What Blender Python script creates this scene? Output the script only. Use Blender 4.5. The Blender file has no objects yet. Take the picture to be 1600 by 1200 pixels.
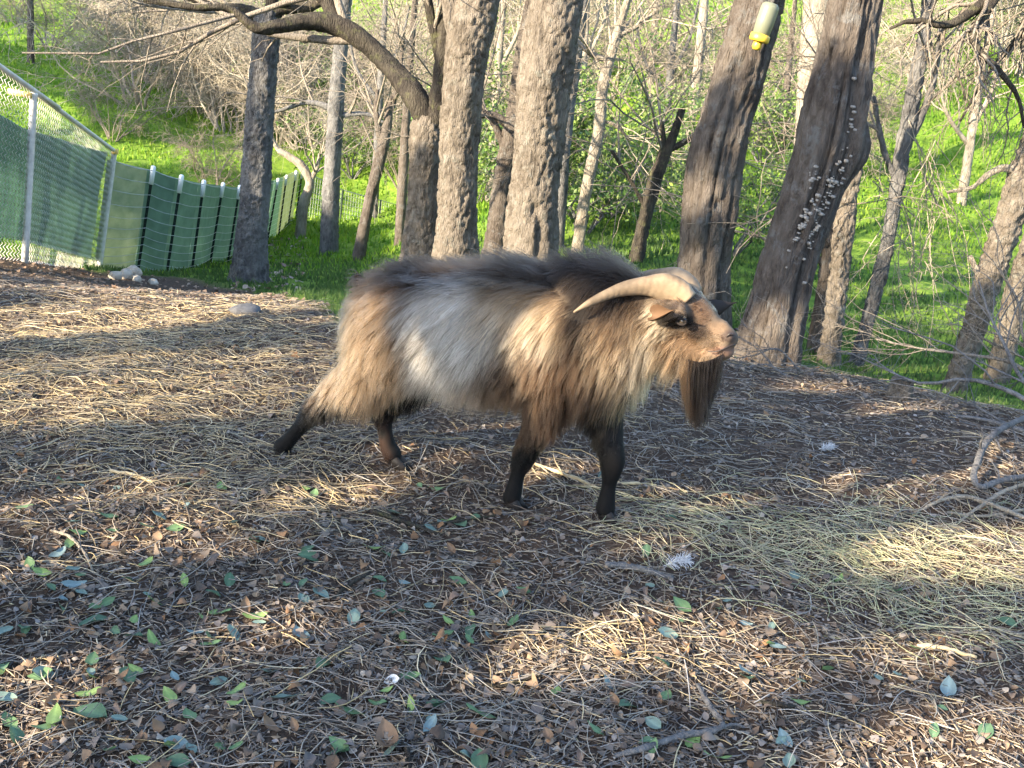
import bpy, bmesh, math, random
import numpy as np
from mathutils import Matrix, Vector, kdtree

SC = bpy.context.scene
COL = SC.collection

# ------------------------------------------------------------------ camera
FPX = 1700.0          # focal length in pixels of a 1600 x 1200 picture
H = 1.4               # eye height above the yard
PITCH = math.radians(16.7)
ROLL = math.radians(4.5)
EYE = np.array([0.0, 0.0, H])
FWD = np.array([0, math.cos(PITCH), -math.sin(PITCH)])
_u0 = np.array([0, math.sin(PITCH), math.cos(PITCH)])
_r0 = np.array([1.0, 0, 0])
RGT = _r0 * math.cos(ROLL) + _u0 * math.sin(ROLL)
UPV = _u0 * math.cos(ROLL) - _r0 * math.sin(ROLL)
cam_d = bpy.data.cameras.new('camera')
cam_d.sensor_width = 36
cam_d.lens = 36 * FPX / 1600
cam_d.clip_end = 2000
cam_d.clip_start = 0.05
cam = bpy.data.objects.new('camera', cam_d)
COL.objects.link(cam)
M = Matrix.Identity(4)
for i in range(3):
    M[i][0], M[i][1], M[i][2], M[i][3] = RGT[i], UPV[i], -FWD[i], EYE[i]
cam.matrix_world = M
SC.camera = cam

# ------------------------------------------------------------------ light
SUN_EL = math.radians(23)
SUN_H = np.array([-0.80, -0.60])       # horizontal direction towards the sun
SUN_H = SUN_H / np.linalg.norm(SUN_H)
SUNV = np.array([SUN_H[0] * math.cos(SUN_EL), SUN_H[1] * math.cos(SUN_EL), math.sin(SUN_EL)])
world = bpy.data.worlds.new('World')
SC.world = world
world.use_nodes = True
wn = world.node_tree.nodes
wl = world.node_tree.links
wn.clear()
sky = wn.new('ShaderNodeTexSky')
sky.sky_type = 'NISHITA'
sky.sun_disc = False
sky.sun_elevation = SUN_EL
sky.sun_rotation = math.atan2(SUN_H[0], SUN_H[1])
sky.air_density = 1.0
sky.dust_density = 1.0
sky.ozone_density = 1.5
bg = wn.new('ShaderNodeBackground')
bg.inputs['Strength'].default_value = 0.15
wo = wn.new('ShaderNodeOutputWorld')
wl.new(sky.outputs[0], bg.inputs[0])
wl.new(bg.outputs[0], wo.inputs[0])
sun_d = bpy.data.lights.new('sun', 'SUN')
sun_d.energy = 4.6
sun_d.angle = math.radians(0.6)
sun_d.color = (1.0, 0.84, 0.61)
sun = bpy.data.objects.new('sun', sun_d)
COL.objects.link(sun)
sun.rotation_euler = Vector(SUNV).to_track_quat('Z', 'Y').to_euler()

SC.view_settings.view_transform = 'Standard'
SC.view_settings.look = 'None'
SC.view_settings.exposure = 2.4
SC.view_settings.gamma = 1.0
SC.view_settings.use_curve_mapping = False
SC.render.engine = 'CYCLES'
SC.cycles.use_denoising = True
SC.cycles.max_bounces = 6
SC.cycles.diffuse_bounces = 3
SC.cycles.glossy_bounces = 2
SC.cycles.transmission_bounces = 4
SC.cycles.transparent_max_bounces = 6
SC.cycles.use_adaptive_sampling = True
SC.cycles.sample_clamp_indirect = 6

# ------------------------------------------------------------------ helpers
rng = np.random.default_rng(7)


def ray(px, py):
    d = FWD + (px - 800) / FPX * RGT + (600 - py) / FPX * UPV
    return d


def at(px, py, Y):
    d = ray(px, py)
    return EYE + d * (Y / d[1])


def proj(P):
    P = np.asarray(P, float)
    v = P - EYE
    z = v @ FWD
    z = np.where(np.abs(z) < 1e-6, 1e-6, z)
    return np.stack([800 + FPX * (v @ RGT) / z, 600 - FPX * (v @ UPV) / z, z], -1)


def smooth(e0, e1, x):
    t = np.clip((x - e0) / (e1 - e0), 0, 1)
    return t * t * (3 - 2 * t)


def h3(i, j, k, s=0):
    n = (i.astype(np.int64) * 374761393 + j.astype(np.int64) * 668265263 + k.astype(np.int64) * 1274126177 + s * 974634777) & 0xFFFFFFFF
    n = ((n ^ (n >> 13)) * 1274126177) & 0xFFFFFFFF
    n = ((n ^ (n >> 16)) * 2246822519) & 0xFFFFFFFF
    return ((n ^ (n >> 15)) & 0xFFFFFF) / float(0xFFFFFF)


def noise3(P, s=0):
    P = np.asarray(P, float)
    I = np.floor(P).astype(np.int64)
    f = P - I
    f = f * f * (3 - 2 * f)
    out = 0
    for a in (0, 1):
        wa = f[..., 0] if a else 1 - f[..., 0]
        for b in (0, 1):
            wb = f[..., 1] if b else 1 - f[..., 1]
            for c in (0, 1):
                wc = f[..., 2] if c else 1 - f[..., 2]
                out = out + wa * wb * wc * h3(I[..., 0] + a, I[..., 1] + b, I[..., 2] + c, s)
    return out * 2 - 1


def fbm(P, s=0, o=3):
    t, a = 0, 1.0
    for k in range(o):
        t = t + a * noise3(np.asarray(P) * 2 ** k, s + k)
        a *= .5
    return t


def nrm(v):
    return v / np.maximum(np.linalg.norm(v, axis=-1, keepdims=True), 1e-9)


# ---- materials
def rgb(c):
    return (c[0], c[1], c[2], 1)


class NT:
    def __init__(self, name):
        self.m = bpy.data.materials.new(name)
        self.m.use_nodes = True
        self.n = self.m.node_tree.nodes
        self.l = self.m.node_tree.links
        self.n.clear()
        self.out = self.n.new('ShaderNodeOutputMaterial')

    def node(self, t, **kw):
        x = self.n.new(t)
        for k, v in kw.items():
            setattr(x, k, v)
        return x

    def link(self, a, b):
        self.l.new(a, b)

    def coord(self, kind='Object', scale=(1, 1, 1)):
        tc = self.node('ShaderNodeTexCoord')
        mp = self.node('ShaderNodeMapping')
        mp.inputs['Scale'].default_value = scale
        self.link(tc.outputs[kind], mp.inputs[0])
        return mp.outputs[0]

    def noise(self, co, scale, detail=4, rough=.6):
        x = self.node('ShaderNodeTexNoise')
        x.inputs['Scale'].default_value = scale
        x.inputs['Detail'].default_value = detail
        x.inputs['Roughness'].default_value = rough
        if co is not None:
            self.link(co, x.inputs['Vector'])
        return x.outputs['Fac']

    def ramp(self, fac, stops):
        x = self.node('ShaderNodeValToRGB')
        e = x.color_ramp.elements
        while len(e) > 1:
            e.remove(e[0])
        e[0].position, e[0].color = stops[0][0], rgb(stops[0][1])
        for p, c in stops[1:]:
            k = e.new(p)
            k.color = rgb(c)
        self.link(fac, x.inputs[0])
        return x.outputs[0]

    def mix(self, fac, a, b, mode='MIX'):
        x = self.node('ShaderNodeMix', data_type='RGBA', blend_type=mode)
        if isinstance(fac, (int, float)):
            x.inputs[0].default_value = fac
        else:
            self.link(fac, x.inputs[0])
        for s, i in ((a, 6), (b, 7)):
            if isinstance(s, tuple):
                x.inputs[i].default_value = rgb(s)
            else:
                self.link(s, x.inputs[i])
        return x.outputs[2]

    def attr(self, name):
        x = self.node('ShaderNodeAttribute')
        x.attribute_name = name
        return x

    def bump(self, h, strength, dist=.01):
        x = self.node('ShaderNodeBump')
        x.inputs['Strength'].default_value = strength
        x.inputs['Distance'].default_value = dist
        self.link(h, x.inputs['Height'])
        return x.outputs[0]

    def bsdf(self, col, rough=.9, normal=None, spec=.2, trans=0.0, **kw):
        b = self.node('ShaderNodeBsdfPrincipled')
        if isinstance(col, tuple):
            b.inputs['Base Color'].default_value = rgb(col)
        else:
            self.link(col, b.inputs['Base Color'])
        b.inputs['Roughness'].default_value = rough
        b.inputs['Specular IOR Level'].default_value = spec
        for k, v in kw.items():
            b.inputs[k].default_value = v
        if normal is not None:
            self.link(normal, b.inputs['Normal'])
        res = b.outputs[0]
        if trans > 0:
            t = self.node('ShaderNodeBsdfTranslucent')
            if isinstance(col, tuple):
                t.inputs[0].default_value = rgb(col)
            else:
                self.link(col, t.inputs[0])
            mx = self.node('ShaderNodeMixShader')
            mx.inputs[0].default_value = trans
            self.link(res, mx.inputs[1])
            self.link(t.outputs[0], mx.inputs[2])
            res = mx.outputs[0]
        self.link(res, self.out.inputs[0])
        return self.m


def bark_mat(name, dark, mid, light, sc=1.0, lichen=None):
    n = NT(name)
    co = n.coord('Object', (1, 1, .35))
    f1 = n.noise(co, 22 * sc, 6, .7)
    f2 = n.noise(n.coord('Object'), 3.0, 3, .6)
    c = n.ramp(f1, [(.28, dark), (.5, mid), (.72, light)])
    c2 = n.mix(n.ramp(f2, [(.42, (0, 0, 0)), (.62, (1, 1, 1))]), c, n.mix(.5, c, light))
    if lichen:
        f3 = n.noise(n.coord('Object'), 9.0, 5, .7)
        c2 = n.mix(n.ramp(f3, [(.55, (0, 0, 0)), (.66, (.75, .75, .75))]), c2, lichen)
    vo = n.node('ShaderNodeTexVoronoi', feature='DISTANCE_TO_EDGE')
    vo.inputs['Scale'].default_value = 42 * sc
    n.link(n.mix(.06, n.coord('Object', (1, 1, .25)), n.noise(None, 1, 1) if False else n.coord('Object', (1, 1, .25))), vo.inputs['Vector'])
    f4 = n.noise(co, 70 * sc, 5, .75)
    hgt = n.mix(.78, n.ramp(vo.outputs['Distance'], [(.0, (0, 0, 0)), (.22, (1, 1, 1))]), f4)
    nb = n.bump(hgt, 1.0, .03)
    return n.bsdf(c2, .95, nb, .12)


def attr_mat(name, rough=.8, spec=.15, trans=0.0, nscale=0, namt=.3):
    n = NT(name)
    a = n.attr('tint').outputs['Color']
    if nscale:
        f = n.noise(n.coord('Object'), nscale, 4, .7)
        a = n.mix(1.0, a, n.ramp(f, [(.3, (1 - namt,) * 3), (.7, (1 + namt,) * 3)]), 'MULTIPLY')
    return n.bsdf(a, rough, None, spec, trans)


MAT = {}
MAT['bark_oak'] = bark_mat('bark_oak', (.055, .046, .038), (.13, .11, .09), (.225, .195, .162), 1, (.20, .195, .17))
MAT['bark_grey'] = bark_mat('bark_grey', (.042, .041, .043), (.095, .093, .095), (.20, .195, .19), 1, (.20, .20, .195))
MAT['bark_dark'] = bark_mat('bark_dark', (.036, .030, .026), (.085, .070, .060), (.155, .135, .117), 1, (.145, .145, .142))
MAT['bark_pale'] = bark_mat('bark_pale', (.12, .102, .082), (.23, .20, .162), (.36, .32, .265), 1)
MAT['limb_dark'] = bark_mat('limb_dark', (.018, .016, .015), (.042, .036, .031), (.09, .08, .062), 1, (.10, .10, .05))
MAT['twig_pale'] = bark_mat('twig_pale', (.21, .178, .14), (.32, .275, .22), (.43, .38, .305), 1)
MAT['twig_brown'] = bark_mat('twig_brown', (.12, .10, .08), (.20, .17, .14), (.32, .28, .23), 1)
MAT['twig_grey'] = bark_mat('twig_grey', (.075, .072, .075), (.15, .145, .147), (.25, .24, .23), 1)
MAT['straw'] = attr_mat('straw', .6, .3, .15)
MAT['leaf_litter'] = attr_mat('leaf_litter', .8, .2, .1)
MAT['leaf'] = attr_mat('leaf', .55, .35, .2, 40, .15)
MAT['grass'] = attr_mat('grass', .6, .25, .5)
MAT['foliage'] = attr_mat('foliage', .5, .3, .25)


# ---- mesh building
class MB:
    def __init__(self):
        self.v, self.q, self.t, self.c, self.n = [], [], [], [], 0

    def add(self, V, Q=None, T=None, col=None):
        V = np.asarray(V, float).reshape(-1, 3)
        if Q is not None and len(Q):
            self.q.append(np.asarray(Q, np.int64).reshape(-1, 4) + self.n)
        if T is not None and len(T):
            self.t.append(np.asarray(T, np.int64).reshape(-1, 3) + self.n)
        if col is None:
            col = np.ones((len(V), 3))
        col = np.asarray(col, float)
        if col.ndim == 1:
            col = np.tile(col, (len(V), 1))
        self.v.append(V)
        self.c.append(col)
        self.n += len(V)
        return self

    def tubes(self, P, R, sides=5, col=None, cap=True):
        """P (N,K,3) polylines, R (N,K) radii, col (N,3) or (N,K,3)"""
        P = np.asarray(P, float)
        R = np.asarray(R, float)
        N, K = P.shape[:2]
        T = np.gradient(P, axis=1)
        T = nrm(T)
        ref = np.tile(np.array([0.31, 0.17, .93]), (N, 1))
        m = np.abs((nrm(P[:, -1] - P[:, 0]) * ref).sum(-1)) > .8
        ref[m] = (.9, .35, .1)
        A = nrm(np.cross(T, ref[:, None, :]))
        B = np.cross(T, A)
        an = np.arange(sides) / sides * 2 * np.pi
        V = P[:, :, None, :] + R[:, :, None, None] * (np.cos(an)[None, None, :, None] * A[:, :, None, :] + np.sin(an)[None, None, :, None] * B[:, :, None, :])
        n_i, k_i, s_i = np.meshgrid(np.arange(N), np.arange(K - 1), np.arange(sides), indexing='ij')
        b = (n_i * K + k_i) * sides
        s2 = (s_i + 1) % sides
        Q = np.stack([b + s_i, b + s2, b + sides + s2, b + sides + s_i], -1).reshape(-1, 4)
        c = None
        if col is not None:
            col = np.asarray(col, float)
            if col.ndim == 2:
                col = np.repeat(col[:, None, :], K, 1)
            c = np.repeat(col[:, :, None, :], sides, 2).reshape(-1, 3)
        Tc = None
        if cap and sides >= 3:
            tl = []
            bb = np.arange(N) * K * sides
            for e, off in ((0, 0), (1, (K - 1) * sides)):
                for j in range(1, sides - 1):
                    tri = [bb + off, bb + off + j, bb + off + j + 1]
                    if e == 0:
                        tri = tri[::-1]
                    tl.append(np.stack(tri, -1))
            Tc = np.concatenate(tl)
        return self.add(V.reshape(-1, 3), Q, Tc, c)

    def box(self, c, s, col=None, R=None):
        c = np.asarray(c, float)
        o = np.array([[x, y, z] for x in (-.5, .5) for y in (-.5, .5) for z in (-.5, .5)]) * np.asarray(s)
        if R is not None:
            o = o @ np.asarray(R).T
        Q = [[0, 1, 3, 2], [4, 6, 7, 5], [0, 4, 5, 1], [2, 3, 7, 6], [0, 2, 6, 4], [1, 5, 7, 3]]
        return self.add(c + o, Q, None, col)

    def mesh(self, name, shade=True):
        me = bpy.data.meshes.new(name)
        if not self.v:
            return me
        V = np.concatenate(self.v)
        C = np.concatenate(self.c)
        q = np.concatenate(self.q) if self.q else np.zeros((0, 4), np.int64)
        t = np.concatenate(self.t) if self.t else np.zeros((0, 3), np.int64)
        me.vertices.add(len(V))
        me.vertices.foreach_set('co', V.astype(np.float32).ravel())
        li = np.concatenate([q.ravel(), t.ravel()]).astype(np.int32)
        me.loops.add(len(li))
        me.loops.foreach_set('vertex_index', li)
        npoly = len(q) + len(t)
        me.polygons.add(npoly)
        ls = np.concatenate([np.arange(len(q)) * 4, len(q) * 4 + np.arange(len(t)) * 3]).astype(np.int32)
        me.polygons.foreach_set('loop_start', ls)
        me.polygons.foreach_set('use_smooth', np.full(npoly, shade))
        me.update(calc_edges=True)
        a = me.color_attributes.new('tint', 'FLOAT_COLOR', 'POINT')
        a.data.foreach_set('color', np.concatenate([C, np.ones((len(C), 1))], 1).astype(np.float32).ravel())
        return me

    def build(self, name, mat, parent=None, shade=True):
        return link(name, self.mesh(name, shade), mat, parent)


def link(name, me, mat, parent=None):
    if mat is not None:
        m = MAT[mat] if isinstance(mat, str) else mat
        me.materials.clear()
        me.materials.append(m)
    o = bpy.data.objects.new(name, me)
    COL.objects.link(o)
    if parent is not None and name in ('twigs', 'crown', 'barbs', 'wire_stays', 'chain_link_mesh', 'limbs', 'stems', 'foliage'):
        o['kind'] = 'stuff'
    if parent is not None:
        o.parent = parent
        if parent.type == 'EMPTY':
            o.matrix_parent_inverse = parent.matrix_basis.inverted()
    return o


def tag(o, label=None, cat=None, group=None, kind=None):
    if label: o['label'] = label
    if cat: o['category'] = cat
    if group: o['group'] = group
    if kind: o['kind'] = kind
    return o


def empty(name, loc, label, cat, group=None):
    o = bpy.data.objects.new(name, None)
    o.location = loc
    COL.objects.link(o)
    return tag(o, label, cat, group)


def catmull(P, n):
    P = np.asarray(P, float)
    Q = np.concatenate([[2 * P[0] - P[1]], P, [2 * P[-1] - P[-2]]])
    t = np.linspace(0, len(P) - 1, n)
    i = np.minimum(t.astype(int), len(P) - 2)
    f = (t - i)[:, None]
    a, b, c, d = Q[i], Q[i + 1], Q[i + 2], Q[i + 3]
    return .5 * (2 * b + (c - a) * f + (2 * a - 5 * b + 4 * c - d) * f ** 2 + (3 * b - a - 3 * c + d) * f ** 3)


def resample(P, n):
    P = np.asarray(P, float)
    d = np.concatenate([[0], np.cumsum(np.linalg.norm(np.diff(P[:, :3], axis=0), axis=1))])
    t = np.linspace(0, d[-1], n)
    return np.stack([np.interp(t, d, P[:, k]) for k in range(P.shape[1])], -1)


# ------------------------------------------------------------------ terrain
CTRL = []
for x in (-30, -18, -9, -5, -2.5, 0, 2.5, 5, 9, 18, 30):
    for y in (-30, -15, -6, -2, 1, 2.8):
        CTRL.append((x, y, 0.0 + (-.06 * max(0, x - 6) if y > -3 else 0)))
for (px, py) in [(1130, 585), (1250, 598), (1400, 622), (1520, 648), (1640, 675), (1000, 560), (850, 530), (700, 505), (560, 482)]:
    d = ray(px, py)
    p = EYE + d * (-H / d[2])
    CTRL.append((p[0], p[1], 0.0))
for (px, py, Y) in [(-200, 395, 7.5), (40, 407, 9.7), (155, 430, 13.0), (220, 424, 13.5), (260, 430, 13.8), (300, 428, 14.4), (356, 411, 17.5),
                    (418, 377, 22), (462, 350, 24.5), (388, 440, 12.0), (250, 455, 10.0), (400, 470, 9.0), (100, 445, 8.0),
                    (480, 450, 12.5), (520, 385, 20), (560, 400, 17.5), (625, 378, 20), (690, 352, 25),
                    (600, 335, 28), (300, 250, 29), (470, 250, 31), (200, 150, 35), (100, 80, 40), (300, 20, 46), (50, 20, 46), (600, 200, 38), (600, 20, 48),
                    (-300, 250, 24), (-300, 100, 34),
                    (780, 420, 12.5), (780, 330, 20), (900, 405, 12.5), (900, 300, 20), (900, 150, 29), (900, 20, 38),
                    (1100, 470, 8.8), (1100, 400, 12), (1100, 300, 18), (1100, 150, 26), (1100, 20, 34),
                    (1240, 560, 7.6), (1310, 585, 8.0), (1400, 590, 8.6), (1360, 520, 11), (1450, 420, 15), (1500, 300, 20), (1550, 150, 26), (1550, 20, 34),
                    (1490, 630, 7.0), (1580, 560, 10), (1900, 500, 14), (1900, 200, 24)]:
    CTRL.append(tuple(at(px, py, Y)))
for (x, y, z) in [(-40, 70, 18), (0, 70, 18), (40, 70, 18), (-60, 20, 2), (60, 20, 1), (-60, -60, 0), (60, -60, 0), (0, 110, 24)]:
    CTRL.append((x, y, z))
CT = np.array(CTRL)
_MQ = 1.0


def _phi(r2):
    return np.sqrt(r2 + _MQ)


_n = len(CT)
_D = ((CT[:, None, :2] - CT[None, :, :2]) ** 2).sum(-1)
_A = np.zeros((_n + 1, _n + 1))
_A[:_n, :_n] = _phi(_D) - np.eye(_n) * .15
_A[:_n, _n] = 1
_A[_n, :_n] = 1
_W = np.linalg.solve(_A, np.concatenate([CT[:, 2], [0]]))


def zt(x, y, micro=True):
    x = np.asarray(x, float)
    y = np.asarray(y, float)
    sh = x.shape
    X = x.ravel()
    Y = y.ravel()
    out = np.empty(len(X))
    for s in range(0, len(X), 40000):
        a = slice(s, s + 40000)
        out[a] = _phi((X[a, None] - CT[None, :, 0]) ** 2 + (Y[a, None] - CT[None, :, 1]) ** 2) @ _W[:_n] + _W[_n]
    r = np.hypot(X, Y)
    far = smooth(70, 160, r)
    out = out * (1 - far) + 14 * far
    if micro:
        Z0 = np.zeros_like(X)
        fade = smooth(40, 8, r) if False else 1.0
        out = out + .022 * fbm(np.stack([X * 2.2, Y * 2.2, Z0], -1), 3, 2) + .010 * fbm(np.stack([X * 9, Y * 9, Z0], -1), 8, 2)
        out = out + smooth(9, 20, r) * .16 * fbm(np.stack([X * .55, Y * .55, Z0], -1), 31, 3)
    return out.reshape(sh)


def hit(px, py):
    d = ray(px, py)
    t = np.concatenate([np.linspace(.8, 12, 400), np.linspace(12.05, 80, 600)])
    P = EYE + d[None] * t[:, None]
    g = P[:, 2] - zt(P[:, 0], P[:, 1])
    k = np.where(g < 0)[0]
    if len(k) == 0:
        return P[-1]
    k = max(k[0], 1)
    f = g[k - 1] / (g[k - 1] - g[k])
    p = P[k - 1] + (P[k] - P[k - 1]) * f
    return p


def ground(x, y):
    return np.array([x, y, float(zt(np.array([x]), np.array([y]))[0])])


# boundary between the bare yard and the grass, by bearing: (tan of bearing, distance y)
_bp = [hit(px, py) for px, py in [(-150, 398), (40, 405), (155, 428), (300, 438), (392, 452), (450, 468), (540, 488)]]
_bp += [at(700, 500, 6.6), at(900, 540, 6.4)] + [np.array([EYE[0] + ray(px, py)[0] * (-H / ray(px, py)[2]), ray(px, py)[1] * (-H / ray(px, py)[2]) + 1.0, 0]) for px, py in [(1130, 585), (1250, 598), (1400, 622), (1520, 648), (1700, 690)]]
_bt = np.array([p[0] / p[1] for p in _bp])
_by = np.array([p[1] for p in _bp])


def grass_amt(x, y):
    yb = np.interp(x / np.maximum(y, .5), _bt, _by)
    n = fbm(np.stack([x * 1.1, y * 1.1, 0 * x], -1), 55, 3)
    return smooth(-.35, .75, (y - yb) * (1.6 - .0 * y) / np.maximum(yb * .18, .7) + n * .55)


# ---- the sun's shadow plane: every point on one sun ray shares one q
DH = -SUN_H


def qof(P):
    P = np.asarray(P, float)
    return P[..., :2] + DH * (P[..., 2:3] / math.tan(SUN_EL))


def inpoly(pt, poly):
    x, y = pt[..., 0], pt[..., 1]
    c = np.zeros(x.shape, bool)
    j = len(poly) - 1
    for i in range(len(poly)):
        xi, yi = poly[i]
        xj, yj = poly[j]
        k = ((yi > y) != (yj > y)) & (x < (xj - xi) * (y - yi) / (yj - yi + 1e-12) + xi)
        c ^= k
        j = i
    return c


# ground sheet
an = np.concatenate([np.linspace(-180, -42, 24)[:-1], np.linspace(-42, 42, 260), np.linspace(42, 180, 24)[1:-1]])
rad = np.concatenate([[0.02], np.geomspace(.6, 50, 290), np.geomspace(55, 900, 24)])
AA, RR = np.meshgrid(np.radians(an), rad, indexing='ij')
GX, GY = np.sin(AA) * RR, np.cos(AA) * RR
GZ = zt(GX, GY)
na, nr = AA.shape
ii, jj = np.meshgrid(np.arange(na), np.arange(nr - 1), indexing='ij')
i2 = (ii + 1) % na
Q = np.stack([ii * nr + jj, ii * nr + jj + 1, i2 * nr + jj + 1, i2 * nr + jj], -1).reshape(-1, 4)
ga = grass_amt(GX, GY)
ga = np.where(GY < 1, 0, ga)
gm = MB().add(np.stack([GX, GY, GZ], -1).reshape(-1, 3), Q[:, ::-1], None, np.repeat(ga.reshape(-1, 1), 3, 1))
n = NT('ground')
co = n.coord('Object')
soil = n.ramp(n.noise(co, 38, 8, .75), [(.3, (.034, .024, .018)), (.5, (.080, .056, .042)), (.7, (.16, .118, .088))])
soil = n.mix(n.ramp(n.noise(co, 1.6, 3), [(.42, (0, 0, 0)), (.6, (.7, .7, .7))]), soil, n.mix(.5, soil, (.080, .055, .040)))
turf = n.ramp(n.noise(co, 6, 6, .75), [(.3, (.06, .11, .018)), (.5, (.12, .20, .026)), (.7, (.20, .265, .04))])
colr = n.mix(n.attr('tint').outputs['Fac'], soil, turf)
gmat = n.bsdf(colr, .95, n.bump(n.noise(co, 55, 8, .8), .9, .02), .1)
g_o = gm.build('ground', gmat)
tag(g_o, 'brown yard sloping to a gully and a green hillside', kind='structure')


# ------------------------------------------------------------------ twig growth
def grow(P, R, n, ln, ang, K, wig, grav, rg, tmin=.2, tmax=1.0, rs=.55, re=.25, rmin=.0):
    N, Kp = P.shape[:2]
    idx = np.repeat(np.arange(N), n)
    m = len(idx)
    t = rg.uniform(tmin, tmax, m) * (Kp - 1)
    i = np.minimum(t.astype(int), Kp - 2)
    f = (t - i)[:, None]
    pos = P[idx, i] * (1 - f) + P[idx, i + 1] * f
    r0 = (R[idx, i] * (1 - f[:, 0]) + R[idx, i + 1] * f[:, 0]) * rs
    r0 = np.maximum(r0, rmin)
    T = nrm(P[idx, i + 1] - P[idx, i])
    rv = rg.normal(size=(m, 3))
    perp = nrm(rv - (rv * T).sum(-1, keepdims=True) * T)
    a = rg.uniform(ang[0], ang[1], m)[:, None]
    D = np.cos(a) * T + np.sin(a) * perp
    L = rg.uniform(ln[0], ln[1], m)
    out = np.empty((m, K, 3))
    out[:, 0] = pos
    st = (L / (K - 1))[:, None]
    for k in range(1, K):
        D = nrm(D + wig * rg.normal(size=(m, 3)) + np.array([0, 0, -grav]))
        out[:, k] = out[:, k - 1] + D * st
    Rr = r0[:, None] * np.linspace(1, re, K)[None]
    return out, np.maximum(Rr, rmin * .6)


def px_line(pts, n=None):
    """(px, py, depth, width px) -> polyline (K,3), radius (K)"""
    P = np.array([at(p[0], p[1], p[2]) for p in pts])
    R = np.array([p[3] * .5 * np.linalg.norm(P[i] - EYE) / FPX for i, p in enumerate(pts)])
    C = np.concatenate([P, R[:, None]], 1)
    n = n or len(pts) * 6
    C = catmull(C, n)
    return C[:, :3], np.maximum(C[:, 3], .002)


def cells(u, v, nu, seed):
    """wrapped jittered cell noise: u in [0,nu), v any -> F1, F2, id"""
    iu, iv = np.floor(u).astype(np.int64), np.floor(v).astype(np.int64)
    F1 = np.full(u.shape, 9.0)
    F2 = np.full(u.shape, 9.0)
    idn = np.zeros(u.shape)
    for a in (-1, 0, 1):
        for b in (-1, 0, 1):
            cu, cv = (iu + a) % nu, iv + b
            z = np.zeros_like(cu)
            ox, oy = h3(cu, cv, z, seed), h3(cu, cv, z, seed + 5)
            d = np.hypot((iu + a + ox) - u, (cv + oy) - v)
            m = d < F1
            F2 = np.where(m, F1, np.minimum(F2, d))
            idn = np.where(m, h3(cu, cv, z, seed + 9), idn)
            F1 = np.where(m, d, F1)
    return F1, F2, idn


def trunk_mb(C, R, sides, step, amp, seed, cellw=.035, cellh=.09, flare=.3, lumps=(), lump=.07, grooves=0.0):
    """bark-covered tube along C with plates raised between cracks; lumps: (s, angle, radius, height)"""
    L = np.concatenate([[0], np.cumsum(np.linalg.norm(np.diff(C, axis=0), axis=1))])
    n = max(6, int(L[-1] / step))
    s = np.linspace(0, L[-1], n)
    c = np.stack([np.interp(s, L, C[:, k]) for k in range(3)], -1)
    r = np.interp(s, L, R)
    T = nrm(np.gradient(c, axis=0))
    ref = np.array([0.0, -1.0, 0.0])
    A = nrm(ref - (T @ ref)[:, None] * T)      # angle 0 faces the viewer
    B = np.cross(T, A)
    th = np.arange(sides) / sides * 2 * np.pi
    TH, S = np.meshgrid(th, s, indexing='xy')
    rb = r[:, None] * np.ones_like(TH)
    nu = max(5, int(2 * np.pi * np.median(r) / cellw))
    dirs = np.stack([np.cos(TH), np.sin(TH), S], -1)
    warp = .6 * noise3(np.stack([np.cos(TH) * 3, np.sin(TH) * 3, S * 6], -1), seed)
    F1, F2, cid = cells(((TH / (2 * np.pi)) * nu + warp) % nu, S / cellh + .5 * warp, nu, seed)
    plate = smooth(0.02, .24, F2 - F1)
    low = fbm(np.stack([np.cos(TH) * 1.4, np.sin(TH) * 1.4, S * 2.0], -1), seed + 2, 3)
    d = 1.7 * amp * (plate * (.5 + .9 * cid) - .5) + .35 * amp * fbm(np.stack([np.cos(TH) * rb * 60, np.sin(TH) * rb * 60, S * 40], -1), seed + 31, 2) + lump * rb * low
    if grooves:
        gr = noise3(np.stack([np.cos(TH) * 4.5, np.sin(TH) * 4.5, S * .8], -1), seed + 4)
        d = d - grooves * smooth(.15, .0, np.abs(gr)) + .4 * grooves * gr
    if flare:
        hb = np.exp(-S / (.9 * np.median(r) + .12))
        d = d + rb * flare * hb * (1 + .5 * np.cos(TH * 4 + seed) + .3 * np.cos(TH * 7 + seed * 2))
    for (ls, la, lr, lh) in lumps:
        da = np.angle(np.exp(1j * (TH - la))) * rb
        d = d + lh * np.exp(-(((S - ls) / lr[1]) ** 2 + (da / lr[0]) ** 2))
    rr = np.maximum(rb + d, .15 * rb)
    V = c[:, None, :] + rr[..., None] * (np.cos(TH)[..., None] * A[:, None, :] + np.sin(TH)[..., None] * B[:, None, :])
    i, j = np.meshgrid(np.arange(n - 1), np.arange(sides), indexing='ij')
    j2 = (j + 1) % sides
    Q = np.stack([i * sides + j, i * sides + j2, (i + 1) * sides + j2, (i + 1) * sides + j], -1).reshape(-1, 4)
    top = np.stack([np.full(sides - 2, (n - 1) * sides), (n - 1) * sides + np.arange(1, sides - 1), (n - 1) * sides + np.arange(2, sides)], -1)
    return MB().add(V.reshape(-1, 3), Q, top), (c, A, B, r, s)


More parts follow.
